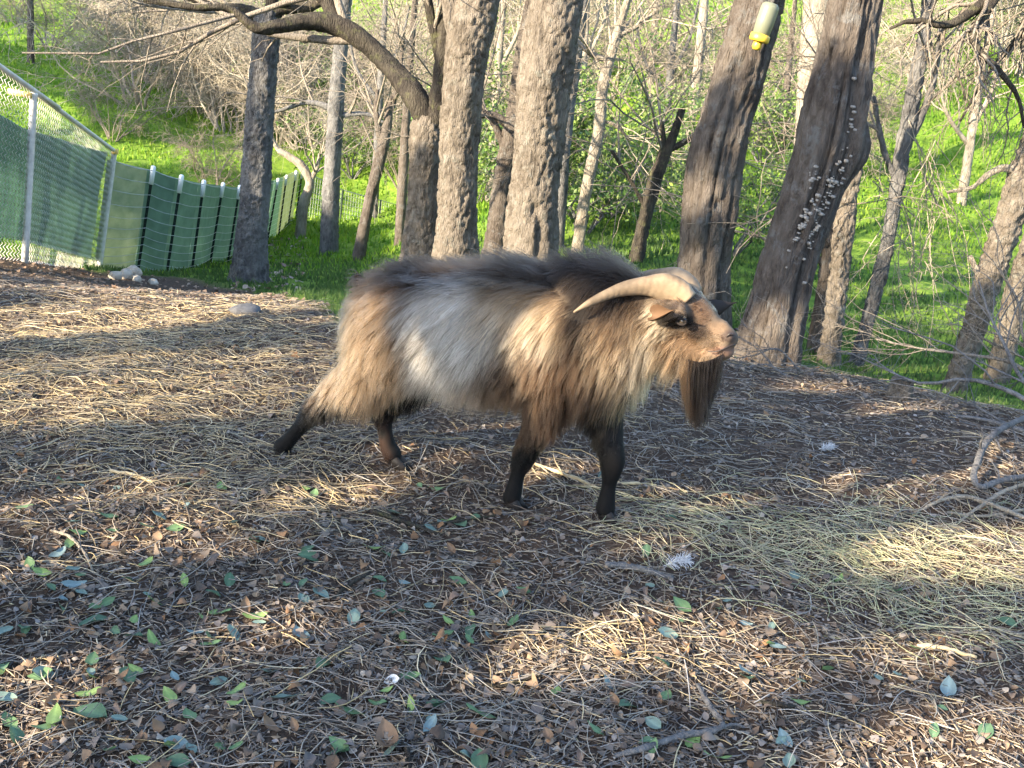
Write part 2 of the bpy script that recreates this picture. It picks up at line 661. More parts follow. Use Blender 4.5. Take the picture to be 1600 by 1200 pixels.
# ------------------------------------------------------------------ trees
def crown(limbs, seed, n1=5, n2=6, n3=6, l1=(1.0, 2.2), l2=(.5, 1.2), l3=(.2, .6), grav=.06, rmin=.0035):
    rg = np.random.default_rng(seed)
    mb = MB()
    P1, R1 = grow(limbs[0], limbs[1], n1, l1, (.5, 1.1), 7, .16, -.03, rg, .25, 1, .5, .35, .006)
    P2, R2 = grow(P1, R1, n2, l2, (.4, 1.1), 6, .22, grav, rg, .2, 1, .5, .3, .005)
    P3, R3 = grow(P2, R2, n3, l3, (.4, 1.2), 5, .25, grav, rg, .15, 1, .55, .35, rmin)
    mb.tubes(P1, R1, 6, cap=False).tubes(P2, R2, 4, cap=False).tubes(P3, R3, 3, cap=False)
    return mb


def tree(name, label, Y, pts, mat, seed, step=.03, sides=40, amp=.008, ext=3.0, cellw=.035, cellh=.09, flare=.3, limbs=(), lumps=(), grooves=0.0,
         crown_n=(5, 4, 3), crown_mat=None, group='trees around the yard', dY=0.0, lump=.07, limb_mat=None, frame_twigs=None):
    n = len(pts)
    P, R = px_line([(p[0], p[1], Y + dY * i / max(1, n - 1), p[2]) for i, p in enumerate(pts)], 40)
    b = P[0]
    d0 = nrm(P[1] - P[0])
    gz = float(zt(b[:1], b[1:2])[0])
    k = (b[2] - gz + .18) / max(d0[2], .3)
    if k > 0.02:
        P = np.concatenate([[b - d0 * k], P])
        R = np.concatenate([[R[0]], R])
    if ext > 0:
        d1 = nrm(P[-1] - P[-4])
        m = 8
        q = [P[-1]]
        for i in range(m):
            d1 = nrm(d1 + np.array([0, 0, .08]))
            q.append(q[-1] + d1 * ext / m)
        P = np.concatenate([P, q[1:]])
        R = np.concatenate([R, R[-1] * np.linspace(.95, .3, m)])
    e = empty(name, (b[0], b[1], gz), label, 'tree', group)
    bpy.context.view_layer.update()
    mb, info = trunk_mb(P, R, sides, step, amp, seed, cellw, cellh, flare, lumps, lump, grooves)
    mb.build('trunk', mat, e)
    LP, LR = [], []
    for i, l in enumerate(limbs):
        p, r = px_line([(q[0], q[1], Y + q[3] if len(q) > 3 else Y, q[2]) for q in l], 36)
        lm, _ = trunk_mb(p, r, 18, .035, .005, seed + 11 + i, .03, .06, 0, (), .10)
        lm.build('limb', limb_mat or mat, e)
        LP.append(resample(np.concatenate([p, r[:, None]], 1), 12))
    if ext > 0 and crown_n[0]:
        tp = resample(np.concatenate([P[-9:], R[-9:, None]], 1), 12)
        cm = crown((tp[None, :, :3], tp[None, :, 3]), seed + 50, crown_n[0], crown_n[1], crown_n[2])
        cm.build('crown', crown_mat or 'twig_brown', e)
    if LP and frame_twigs:
        LPa = np.array(LP)
        cm = crown((LPa[..., :3], LPa[..., 3]), seed + 70, *frame_twigs)
        cm.build('twigs', crown_mat or 'twig_brown', e)
    return e, info


G = 'trees around the yard'
tree('oak_tree', 'grey trunk in shade beside the end of the green fence', 12.0,
     [(388, 446, 54), (391, 400, 47), (396, 330, 44), (402, 250, 42), (408, 160, 40), (414, 80, 38), (417, 34, 36), (419, 15, 30)], 'bark_grey', 1, .022, 60, .010, 0, .04, .06, .30,
     limbs=[[(417, 36, 26), (440, 14, 18), (490, 8, 14), (520, -20, 12)], [(414, 30, 22), (380, 14, 14), (340, 10, 11), (270, -12, 8)], [(418, 40, 20), (425, 5, 18), (420, -60, 14)]],
     limb_mat='limb_dark', frame_twigs=(4, 5, 4), crown_mat='twig_brown')
tree('oak_tree', 'slim grey trunk standing in the grass right of the fence end', 20.0,
     [(514, 384, 27), (516, 330, 25), (520, 250, 24), (526, 150, 23), (534, 60, 20), (542, -20, 17)], 'bark_grey', 2, .04, 32, .008, 4,
     limbs=[[(517, 168, 10), (480, 160, 7), (440, 172, 5), (415, 178, 4)], [(522, 182, 9), (570, 178, 6), (600, 192, 4)]], frame_twigs=(4, 4, 3))
tree('oak_tree', 'thin leaning trunk right of the slim grey trunk, forked top', 17.5,
     [(560, 402, 19), (568, 360, 17), (580, 300, 16), (596, 240, 17), (606, 190, 13), (612, 150, 10)], 'bark_dark', 3, .04, 24, .006, 0,
     limbs=[[(598, 235, 10), (588, 180, 8), (590, 140, 5)], [(606, 190, 9), (622, 130, 7), (630, 60, 5)]], frame_twigs=(5, 5, 4))
tree('oak_tree', 'thinnest dark trunk just left of the forked mossy oak', 19.0,
     [(624, 385, 16), (628, 300, 15), (634, 200, 13), (640, 110, 10), (648, 10, 8)], 'bark_dark', 4, .05, 20, .006, 3)
tree('oak_tree', 'forked oak with a long dark limb arching to the left', 10.2,
     [(650, 430, 56), (656, 385, 52), (661, 320, 46), (664, 250, 47), (667, 205, 50), (671, 178, 34), (673, 160, 12)], 'bark_oak', 5, .02, 60, .010, 0, .026, .12, .2,
     limbs=[[(668, 222, 34), (664, 185, 36, 0), (648, 150, 34, 0), (625, 122, 30, .1), (590, 84, 28, .2), (556, 56, 29, .2), (520, 38, 30, .2), (480, 34, 24, .1), (440, 40, 20, 0), (400, 44, 15, -.1), (360, 14, 12, -.1), (310, 12, 9, -.2), (225, 0, 7, -.2)],
            [(520, 40, 24, .2), (515, 10, 22, .3), (490, -20, 18, .3)],
            [(669, 222, 40), (680, 180, 38), (690, 140, 32), (694, 80, 26), (702, 20, 28), (712, -60, 24)],
            [(694, 110, 20), (680, 60, 14), (668, 0, 12)]], limb_mat='limb_dark', frame_twigs=(3, 4, 3))
tree('oak_tree', 'thick sunlit oak behind the middle of the goat, fork at top', 9.8,
     [(708, 440, 72), (712, 390, 66), (714, 330, 58), (717, 250, 57), (722, 170, 60), (728, 100, 62), (738, 40, 66), (752, -20, 58)], 'bark_oak', 6, .018, 72, .011, 3, .028, .13, .2,
     limbs=[[(725, 70, 40), (712, 35, 34), (704, -10, 30), (700, -60, 24)]], lumps=[(1.9, .4, (.05, .1), .03)])
tree('oak_tree', 'dark crooked trunk between the two thick sunlit oaks', 12.5,
     [(768, 420, 44), (776, 380, 38), (782, 320, 32), (792, 250, 30), (806, 180, 28), (815, 110, 26), (828, 30, 22), (840, -30, 18)], 'bark_dark', 7, .03, 36, .009, 3,
     limbs=[[(790, 230, 14), (770, 190, 10), (748, 165, 8), (740, 120, 6)], [(800, 200, 14), (770, 180, 11), (745, 185, 7), (715, 215, 5)]], frame_twigs=(4, 4, 3))
tree('oak_tree', 'thickest sunlit oak with a long dark scar, above the goat back', 9.2,
     [(822, 450, 94), (828, 400, 84), (832, 340, 76), (838, 270, 70), (844, 200, 74), (852, 120, 78), (864, 40, 76), (876, -30, 70)], 'bark_oak', 8, .018, 80, .012, 3, .028, .15, .15,
     lumps=[(.62, .25, (.020, .22), -.055), (.85, .05, (.035, .06), -.06), (.65, .12, (.02, .25), .02), (.5, .55, (.022, .30), .035), (1.95, .15, (.03, .03), .025)])
tree('oak_tree', 'grey trunk half hidden right of the thickest oak', 14.0,
     [(868, 420, 22), (874, 330, 22), (880, 250, 20), (890, 160, 18), (905, 60, 15), (915, -20, 12)], 'bark_grey', 9, .05, 24, .006, 3)
tree('oak_tree', 'slim pale trunk bending right over the goat shoulders', 13.0,
     [(898, 430, 20), (904, 380, 18), (912, 320, 17), (924, 260, 17), (936, 200, 16), (940, 150, 16), (948, 110, 15), (962, 60, 14), (975, 20, 10)], 'bark_pale', 10, .04, 26, .006, 2,
     limbs=[[(946, 118, 12), (965, 60, 9), (990, 45, 6), (1025, 18, 4)], [(940, 190, 6), (960, 195, 4), (985, 220, 3)], [(950, 95, 9), (925, 85, 8), (895, 60, 6)]], frame_twigs=(6, 5, 4), crown_mat='twig_pale')
tree('oak_tree', 'dark thin trunk leaning right behind the goat horn', 11.5,
     [(988, 450, 24), (996, 400, 22), (1008, 340, 20), (1024, 280, 21), (1040, 240, 16), (1056, 200, 12), (1066, 170, 9)], 'limb_dark', 11, .04, 24, .006, 0,
     limbs=[[(1028, 265, 11), (1036, 225, 8), (1034, 190, 5)], [(1045, 235, 9), (1080, 215, 6), (1105, 195, 4)], [(1010, 330, 8), (990, 290, 5), (955, 235, 4)]], frame_twigs=(6, 5, 4))
tree('oak_tree', 'pale far trunk left of the hanging bottle tree', 22.0,
     [(1058, 320, 18), (1066, 260, 17), (1078, 190, 16), (1090, 110, 14), (1098, 30, 13), (1104, -30, 10)], 'bark_pale', 12, .06, 22, .006, 3, crown_mat='twig_pale')
TB, TB_info = tree('oak_tree', 'dark furrowed leaning oak with a bottle hanging on it', 7.9,
     [(1094, 540, 80), (1098, 470, 76), (1101, 400, 76), (1108, 320, 84), (1122, 240, 84), (1142, 160, 78), (1164, 80, 72), (1190, -10, 64), (1206, -60, 58)], 'bark_dark', 13, .015, 84, .007, 3, .035, .22, .18,
     lumps=[(.95, -.5, (.05, .12), .03), (1.1, .15, (.03, .05), -.03), (.45, .2, (.06, .1), .02), (.75, -.1, (.025, .3), -.025), (1.3, .35, (.02, .35), -.025), (1.0, -.35, (.03, .12), .025)], grooves=.034, lump=.13)
TF, TF_info = tree('oak_tree', 'dark leaning oak dotted with white shelf fungus', 6.15,
     [(1186, 606, 110), (1196, 560, 96), (1212, 500, 86), (1226, 440, 82), (1246, 370, 82), (1270, 300, 84), (1292, 230, 88), (1306, 160, 84), (1322, 80, 74), (1340, -10, 70), (1352, -60, 66)], 'bark_dark', 14, .013, 90, .006, 3, .035, .26, .22,
     lumps=[(1.42, 1.25, (.05, .13), .055), (1.0, -.2, (.03, .3), -.02), (.55, .35, (.022, .35), -.03), (1.75, .3, (.028, .4), -.028), (1.7, .75, (.04, .35), .03)], grooves=.028, lump=.12)
tree('oak_tree', 'rough sunlit trunk just right of the fungus oak', 8.0,
     [(1286, 602, 34), (1298, 540, 27), (1306, 470, 25), (1314, 400, 27), (1322, 330, 28), (1330, 260, 26), (1334, 200, 22), (1340, 100, 18), (1350, -20, 14)], 'bark_oak', 15, .022, 44, .012, 3, .03, .05, .3)
tree('oak_tree', 'thin dark trunk squeezed beside the rough sunlit trunk', 8.4,
     [(1262, 598, 22), (1274, 530, 20), (1286, 450, 18), (1296, 380, 18), (1302, 320, 15), (1308, 250, 12)], 'bark_dark', 16, .03, 26, .008, 0,
     limbs=[[(1290, 420, 9), (1270, 390, 6), (1255, 370, 4)]], frame_twigs=(4, 4, 3))
tree('oak_tree', 'slender trunk hung with pale dead vines', 8.7,
     [(1324, 612, 22), (1340, 560, 20), (1356, 500, 19), (1372, 440, 20), (1388, 370, 18), (1400, 300, 18), (1412, 230, 20), (1424, 160, 20), (1440, 80, 16), (1452, -20, 13)], 'bark_grey', 17, .025, 34, .008, 3,
     limbs=[[(1412, 230, 13), (1436, 190, 10), (1460, 120, 8), (1470, 40, 6)], [(1404, 290, 9), (1380, 230, 7), (1365, 150, 5)]], frame_twigs=(5, 5, 4))
tree('oak_tree', 'leaning sunlit oak at the right edge', 8.2,
     [(1482, 648, 32), (1500, 580, 28), (1522, 510, 30), (1544, 440, 34), (1568, 370, 36), (1592, 300, 38), (1624, 210, 36)], 'bark_oak', 18, .02, 44, .012, 3, .03, .05, .3,
     limbs=[[(1545, 470, 12), (1530, 430, 8), (1515, 400, 5)], [(1600, 270, 12), (1570, 262, 10), (1545, 272, 8), (1520, 292, 6), (1480, 300, 3)]], limb_mat='bark_pale')
tree('oak_tree', 'second leaning trunk behind the right edge oak', 9.0,
     [(1556, 600, 30), (1572, 530, 30), (1592, 450, 32), (1620, 370, 32), (1660, 270, 30)], 'bark_oak', 19, .03, 32, .01, 2, .03, .05, .3)
tree('oak_tree', 'broad pale far trunk left of the fungus oak top', 19.0,
     [(1256, 260, 32), (1260, 200, 32), (1266, 120, 34), (1272, 50, 36), (1280, -30, 36)], 'bark_pale', 20, .05, 26, .008, 4, crown_mat='twig_pale')
for (lab, px, py, Y, dx, w, mt) in [('thin pale trunk on the hillside between the two thick oaks', 770, 240, 24, 18, 14, 'bark_pale'),
                                    ('thin pale trunk on the hillside right of the thickest oak', 905, 230, 23, 14, 13, 'bark_pale'),
                                    ('slight pale trunk on the hillside above the goat head', 1010, 210, 27, 20, 12, 'bark_pale'),
                                    ('slight grey trunk left of the arching dark limb', 588, 260, 27, 14, 12, 'bark_grey'),
                                    ('far trunk on the hillside right of the vine trunk', 1500, 330, 19, 40, 14, 'bark_pale'),
                                    ('small bare dark tree at the top left on the lit hillside', 48, 80, 38, -2, 9, 'bark_dark'),
                                    ('grey far trunk just left of the bottle tree', 1035, 250, 25, 24, 13, 'bark_grey'),
                                    ('far thin trunk right of the bottle tree', 1215, 330, 21, 20, 12, 'bark_dark')]:
    tree('oak_tree', lab, Y, [(px, py, w), (px + dx * .3, py - 80, w * .9), (px + dx * .6, py - 160, w * .8), (px + dx, py - 250, w * .6)], mt, int(px), .07, 18, .006, 3,
         limbs=[[(px + dx * .5, py - 130, w * .5), (px + dx * .5 + 30, py - 190, w * .35), (px + dx * .5 + 45, py - 250, w * .2)],
                [(px + dx * .4, py - 100, w * .5), (px + dx * .4 - 35, py - 150, w * .35), (px + dx * .4 - 50, py - 210, w * .2)]],
         frame_twigs=(5, 5, 4), crown_mat='twig_pale' if mt == 'bark_pale' else 'twig_brown')

# crooked pale tree at the end of the fence
tree('oak_tree', 'small crooked pale tree at the far end of the green fence', 23.0,
     [(470, 360, 16), (474, 320, 15), (484, 285, 13), (470, 258, 13), (452, 245, 10), (435, 235, 8)], 'bark_pale', 33, .05, 22, .008, 0,
     limbs=[[(482, 288, 9), (495, 262, 6), (500, 240, 4)], [(436, 236, 7), (415, 200, 5), (395, 150, 4), (380, 120, 3)]], frame_twigs=(8, 7, 6), crown_mat='twig_pale')

# stump
p = hit(1402, 624)
sm, _ = trunk_mb(np.array([p + [0, 0, -.06], p + [.005, 0, .05], p + [.01, 0, .105]]), np.array([.062, .05, .045]), 40, .008, .006, 5, .02, .05, .2)
tag(sm.build('tree_stump', 'bark_oak'), 'small sunlit stump at the rim of the yard', 'stump')

# shelf fungus on the oak
c, A, B, r, s = TF_info
fm = []
rg = np.random.default_rng(3)
fv = MB()
m_ = 7
tt = np.linspace(-math.pi / 2, math.pi / 2, m_)
ft = np.stack([np.cos(tt), np.sin(tt) * .9, 0 * tt], -1)
V = np.concatenate([[[-.1, 0, 0]], ft * 1.0 + [0, 0, .12], ft * .96 + [0, 0, -.10], [[-.1, 0, -.3]], ft * .55 + [0, 0, .22]])
T = []
for i in range(m_ - 1):
    a0, b0, t0 = 1 + i, 1 + m_ + i, 2 + 2 * m_ + i
    T += [[0, t0, t0 + 1], [t0, a0, a0 + 1], [t0, a0 + 1, t0 + 1], [a0, b0, b0 + 1], [a0, b0 + 1, a0 + 1], [1 + 2 * m_, b0 + 1, b0]]
fv.add(V, None, T)
n = NT('fungus')
MAT['fungus'] = n.bsdf(n.ramp(n.noise(n.coord('Object'), 3, 3), [(.35, (.15, .135, .12)), (.65, (.28, .26, .235))]), .8)
fme = fv.mesh('shelf_fungus')
fme.materials.append(MAT['fungus'])
FC = [(.92, -.34, .07, .05), (1.06, -.24, .09, .06), (1.22, -.40, .05, .08), (.98, .22, .09, .08), (1.12, .30, .07, .10), (1.27, .42, .05, .14), (1.22, .15, .03, .06), (1.38, .55, .04, .12), (1.6, .35, .16, .15), (1.0, .0, .22, .3)]
FW = np.array([.12, .13, .06, .17, .15, .10, .06, .07, .06, .08])
for k in range(150):
    v0, a0_, sv, sa = FC[rg.choice(len(FC), p=FW)]
    v, a = rg.normal(v0, sv), rg.normal(a0_, sa)
    i = int(np.clip(np.searchsorted(s, v), 1, len(s) - 2))
    nd = math.cos(a) * A[i] + math.sin(a) * B[i]
    up = nrm(c[i + 1] - c[i])
    sd = np.cross(up, nd)
    o = bpy.data.objects.new('shelf_fungus', fme)
    COL.objects.link(o)
    sc = .006 + .013 * rg.random() ** 1.7
    p = c[i] + nd * (r[i] * 1.0)
    wsc = rg.uniform(.7, 1.3)
    mt = Matrix.Identity(4)
    for q in range(3):
        mt[q][0], mt[q][1], mt[q][2], mt[q][3] = nd[q] * sc, sd[q] * sc * wsc, up[q] * sc * 2.4, p[q]
    o.parent = TF
    o.matrix_parent_inverse = TF.matrix_basis.inverted()
    o.matrix_basis = mt

# hanging bottle with a yellow cap
n = NT('bottle_plastic')
MAT['bottle_plastic'] = n.bsdf((.22, .235, .165), .4, None, .5, .35)
n = NT('yellow_plastic')
MAT['yellow_plastic'] = n.bsdf((.55, .37, .035), .4, None, .5)
Yb = 7.55
b0, b1 = at(1186, 62, Yb), at(1206, 4, Yb)
ax = nrm(b1 - b0)
e = empty('hanging_bottle', b0, 'clear upside-down bottle with yellow cap hanging on the dark oak', 'bottle')
bpy.context.view_layer.update()
Lb = np.linalg.norm(b1 - b0)
def lathe(prof, nm, mt, sides=24):
    P = np.array([b0 + ax * q[0] * Lb for q in prof])
    MB().tubes(P[None], np.array([[q[1] * Lb for q in prof]]), sides).build(nm, mt, e)
lathe([(.13, .20), (.17, .235), (.5, .25), (.82, .25), (.92, .235), (.98, .17), (1.0, .06)], 'bottle_body', 'bottle_plastic')
lathe([(-.06, .18), (-.05, .26), (.0, .275), (.13, .27), (.15, .245)], 'cap', 'yellow_plastic')
lathe([(-.28, .06), (-.26, .10), (-.2, .13), (-.12, .12), (-.05, .12)], 'nozzle', 'yellow_plastic')
MB().tubes(np.array([[b1 - ax * .004, b1 + ax * .06 + [0.0, .03, 0], b1 + ax * .12 + [0, .10, 0.02]]]), np.full((1, 3), .0025), 5).build('hanger_wire', 'twig_grey', e)

# ------------------------------------------------------------------ pale dead vines on the slender trunk
rg = np.random.default_rng(21)
vp = []
for k in range(34):
    x0, y0 = rg.uniform(1365, 1475), rg.uniform(180, 420)
    Yv = 8.7 + rg.uniform(-.35, .35)
    L = rg.uniform(60, 220)
    dx = rg.normal(0, 55)
    kk = np.linspace(0, 1, 10)
    vp.append([at(x0 + dx * t + 10 * math.sin(4 * t + k), y0 + L * t - 30 * math.sin(math.pi * t) * rg.uniform(0, .5), Yv) for t in kk])
vp = np.array(vp)
vr = np.full(vp.shape[:2], .0045) * rg.uniform(.5, 1.1, (34, 1))
cp, cr = grow(vp, vr, 7, (.08, .35), (.5, 1.4), 7, .42, .06, rg, .1, 1, .7, .5, .0022)
vine = MB().tubes(vp, vr, 4).tubes(cp, cr, 3).build('dead_vine', 'twig_pale')
tag(vine, 'tangle of pale dead vines drooping from the slender trunk', 'vine')

# ------------------------------------------------------------------ bare shrubs of the thicket (four shapes, copied)
def bare_shrub(seed, hgt=3.4, stems=9, droop=.05):
    rg = np.random.default_rng(seed)
    K = 8
    P = np.empty((stems, K, 3))
    for i in range(stems):
        a = rg.uniform(0, 6.28)
        d = np.array([math.cos(a) * .5, math.sin(a) * .5, 1.0]) * 1
        p = np.array([math.cos(a) * .15, math.sin(a) * .15, -.15])
        for k in range(K):
            P[i, k] = p
            d = nrm(d + rg.normal(0, .16, 3) + [0, 0, .02])
            p = p + d * hgt * rg.uniform(.75, 1.1) / (K - 1)
    R = np.linspace(.035, .010, K)[None] * rg.uniform(.7, 1.2, (stems, 1))
    P1, R1 = grow(P, R, 7, (.6, 1.5), (.5, 1.2), 6, .22, .02, rg, .2, 1, .55, .4, .008)
    P2, R2 = grow(P1, R1, 7, (.3, .9), (.4, 1.3), 5, .28, droop, rg, .1, 1, .6, .5, .007)
    P3, R3 = grow(P2, R2, 4, (.15, .5), (.4, 1.3), 4, .3, droop, rg, .1, 1, .7, .6, .006)
    return MB().tubes(P, R, 6, cap=False).tubes(P1, R1, 4, cap=False).tubes(P2, R2, 3, cap=False).tubes(P3, R3, 3, cap=False)


shr = []
for k in range(4):
    me = bare_shrub(100 + k, 3.2 + .3 * k, 8, .03 + .03 * k).mesh('bare_shrub')
    me.materials.append(MAT['twig_pale'] if k != 3 else MAT['twig_brown'])
    shr.append(me)
rg = np.random.default_rng(5)
def place_shrub(px, py, Y, sc, k, label, group):
    p = at(px, py, Y)
    o = bpy.data.objects.new('bare_shrub', shr[k])
    o.location = ground(p[0], p[1])
    o.scale = (sc * rg.uniform(.85, 1.2), sc * rg.uniform(.85, 1.2), sc)
    o.rotation_euler = (rg.normal(0, .12), rg.normal(0, .12), rg.uniform(0, 6.28))
    COL.objects.link(o)
    tag(o, label, 'shrub', group)
# pale mass of twigs behind the shaded grey trunk
for i in range(13):
    px = rg.uniform(215, 480)
    place_shrub(px, 0, rg.uniform(31, 40), rg.uniform(1.0, 1.35), i % 3, 'pale leafless shrub in the tangle behind the shaded grey trunk', 'pale tangle upper left')
for i in range(9):
    place_shrub(rg.uniform(480, 720), 0, rg.uniform(29, 44), rg.uniform(.9, 1.3), i % 4, 'leafless shrub on the slope behind the arching dark limb', 'leafless shrubs upper middle')
for i in range(11):
    place_shrub(rg.uniform(740, 1240), 0, rg.uniform(20, 40), rg.uniform(.6, 1.1), i % 4, 'leafless shrub on the slope between thickest oak and bottle oak', 'leafless shrubs mid slope')
for i in range(7):
    place_shrub(rg.uniform(1330, 1640), 0, rg.uniform(17, 38), rg.uniform(.5, .95), i % 4, 'leafless shrub on the slope right of the fungus oak', 'leafless shrubs right slope')
for (px, Y, s, lab) in [(75, 40, .8, 'dark leafless sapling at upper left above the chain-link rail'), (170, 30, .55, 'short dark leafless sapling just past the fence corner'), (330, 27, .5, 'smallest dark leafless sapling beyond the white-tipped posts'), (20, 44, .8, 'farthest dark leafless sapling in the top left corner')]:
    place_shrub(px, 0, Y, s, 3, lab, 'saplings beyond the fence')


# tell the leafless shrubs of each stretch apart by their order from the left
ORD = ['first', 'second', 'third', 'fourth', 'fifth', 'sixth', 'seventh', 'eighth', 'ninth', 'tenth', 'eleventh', 'twelfth', 'thirteenth', 'fourteenth', 'fifteenth']
for gname, tail in (('pale tangle upper left', 'pale leafless shrub from the left in the tangle behind the shaded grey trunk'), ('leafless shrubs upper middle', 'leafless shrub from the left on the slope behind the arching dark limb'),
                    ('leafless shrubs mid slope', 'leafless shrub from the left between thickest oak and bottle oak'), ('leafless shrubs right slope', 'leafless shrub from the left on the slope right of the fungus oak')):
    mem = sorted([o for o in COL.objects if o.get('group') == gname], key=lambda o: proj(np.array(o.location))[0])
    for k, o in enumerate(mem):
        o['label'] = ORD[k] + ' ' + tail


# leafy green shrubs
def leaf_cloud(C, n, size, rg, cols, flat=.0):
    """n little folded leaves spread round points C"""
    P = C[rg.integers(0, len(C), n)] + rg.normal(0, 1, (n, 3)) * flat
    a = nrm(rg.normal(size=(n, 3)))
    b = nrm(np.cross(a, rg.normal(size=(n, 3))))
    u = np.cross(a, b)
    L = rg.uniform(.7, 1.3, (n, 1)) * size
    V = np.stack([P - a * L * .5, P + b * L * .28 + u * L * .08, P + a * L * .5, P - b * L * .28 + u * L * .08], 1)
    idx = np.arange(n) * 4
    Tt = np.concatenate([np.stack([idx, idx + 1, idx + 2], -1), np.stack([idx, idx + 2, idx + 3], -1)])
    cc = np.asarray(cols)[rg.integers(0, len(cols), n)] * rg.uniform(.7, 1.25, (n, 1))
    return V.reshape(-1, 3), Tt, np.repeat(cc, 4, 0)


GREEN = [(.08, .14, .03), (.10, .18, .034), (.15, .22, .045), (.06, .11, .035), (.17, .22, .07)]
def leafy_shrub(seed, hgt):
    rg = np.random.default_rng(seed)
    K = 7
    P = np.empty((9, K, 3))
    for i in range(9):
        a = rg.uniform(0, 6.28)
        d = np.array([math.cos(a) * .6, math.sin(a) * .6, 1.0])
        p = np.array([0, 0, -.1])
        for k in range(K):
            P[i, k] = p
            d = nrm(d + rg.normal(0, .15, 3))
            p = p + d * hgt / (K - 1)
    R = np.linspace(.02, .006, K)[None].repeat(9, 0)
    P1, R1 = grow(P, R, 7, (.4, 1.0), (.4, 1.2), 6, .2, .0, rg, .2, 1, .6, .4, .004)
    P2, R2 = grow(P1, R1, 5, (.2, .5), (.4, 1.2), 4, .2, .0, rg, .2, 1, .6, .4, .003)
    w = MB().tubes(P, R, 5, cap=False).tubes(P1, R1, 4, cap=False).tubes(P2, R2, 3, cap=False)
    lf = MB()
    V, T, cc = leaf_cloud(P2.reshape(-1, 3), 3600, .075, rg, GREEN, .05)
    lf.add(V, None, T, cc)
    return w.mesh('stems'), lf.mesh('foliage')


lsh = []
for k in range(2):
    a, b = leafy_shrub(300 + k, 1.7 + .5 * k)
    a.materials.append(MAT['twig_grey'])
    b.materials.append(MAT['foliage'])
    lsh.append((a, b))
for i, (px, Y, sc, lab) in enumerate([(945, 15, 1.0, 'leafy green shrub left of the slim pale bending trunk foot'), (905, 17.5, 1.1, 'leafy green shrub right of the thickest oak'),
                                      (985, 16.5, 1.1, 'leafy green shrub behind the dark leaning thin trunk'), (1045, 18.5, .9, 'leafy green shrub left of the bottle oak'),
                                      (1195, 13, .8, 'low shaded green shrub right of the bottle oak foot'), (880, 22, 1.2, 'far leafy shrub high on the slope right of the thickest oak'),
                                      (560, 30, 1.2, 'leafy bush beyond the wire fence behind the slim grey trunk'), (450, 33, 1.2, 'leafy bush beyond the far end of the green fence'),
                                      (1225, 21, 1.0, 'sunlit leafy bush between bottle oak and fungus oak'), (760, 24, 1.0, 'leafy bush on the slope between the two thick oaks'),
                                      (1580, 30, 1.2, 'leafy bush at the top right corner')]):
    p = at(px, 0, Y)
    e = empty('leafy_shrub', ground(p[0], p[1]), lab, 'shrub', 'leafy shrubs')
    e.scale = (sc, sc, sc)
    e.rotation_euler = (0, 0, i * 1.3)
    for nm, me in zip(('stems', 'foliage'), lsh[i % 2]):
        o = bpy.data.objects.new(nm, me)
        COL.objects.link(o)
        o.parent = e

# overhanging dark drooping branch, top right
rg = np.random.default_rng(77)
e = empty('drooping_branch', at(1560, -60, 7.5), 'dark leafless drooping branch hanging into the top right', 'branch')
bpy.context.view_layer.update()
main = []
for l in [[(1690, -80, 7.5, 26), (1600, -40, 7.5, 20), (1530, 10, 7.5, 15), (1480, 40, 7.4, 11), (1430, 30, 7.4, 7), (1390, 45, 7.4, 4)],
          [(1560, -10, 7.5, 13), (1520, 60, 7.3, 11), (1560, 110, 7.2, 9), (1590, 150, 7.2, 6), (1600, 200, 7.2, 4)],
          [(1650, -60, 7.5, 18), (1610, 20, 7.6, 12), (1590, 60, 7.7, 8), (1540, 120, 7.7, 5), (1500, 190, 7.7, 3)]]:
    p, r = px_line(l, 24)
    main.append(resample(np.concatenate([p, r[:, None]], 1), 14))
main = np.array(main)
mP, mR = main[..., :3], main[..., 3]
MB().tubes(mP, mR, 9).build('limb', 'limb_dark', e)
P1, R1 = grow(mP, mR, 14, (.2, .6), (.4, 1.2), 7, .2, .18, rg, .15, 1, .45, .4, .0035)
P2, R2 = grow(P1, R1, 7, (.1, .35), (.4, 1.2), 6, .25, .25, rg, .1, 1, .6, .5, .0025)
MB().tubes(P1, R1, 5).tubes(P2, R2, 3).build('twigs', 'twig_brown', e)

# ------------------------------------------------------------------ fences
n = NT('galvanised')
MAT['galvanised'] = n.bsdf(n.ramp(n.noise(n.coord('Object'), 20, 4), [(.3, (.48, .46, .43)), (.7, (.68, .66, .62))]), .6, None, .4)
n = NT('post_green')
MAT['post_green'] = n.bsdf((.012, .022, .018), .6)
n = NT('cap_white')
MAT['cap_white'] = n.bsdf((.72, .74, .76), .6)
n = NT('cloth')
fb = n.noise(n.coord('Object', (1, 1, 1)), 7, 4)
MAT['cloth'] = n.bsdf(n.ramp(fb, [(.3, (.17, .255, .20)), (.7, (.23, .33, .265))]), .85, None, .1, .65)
n = NT('cloth_lit')
MAT['cloth_lit'] = n.bsdf(n.ramp(n.noise(n.coord('Object'), 7, 4), [(.3, (.30, .36, .24)), (.7, (.42, .46, .33))]), .85, None, .1, .55)  # sunlit copy of the cloth, the sun painted in as a paler tone
n = NT('wire')
MAT['wire'] = n.bsdf((.42, .45, .44), .5, None, .4, Metallic=.2)
n = NT('stalk')
MAT['stalk'] = n.bsdf(n.ramp(n.noise(n.coord('Object'), 30, 4), [(.3, (.36, .27, .15)), (.7, (.54, .43, .26))]), .6, None, .3)
n = NT('straw_tape')
MAT['tape'] = n.bsdf((.70, .50, .16), .6)


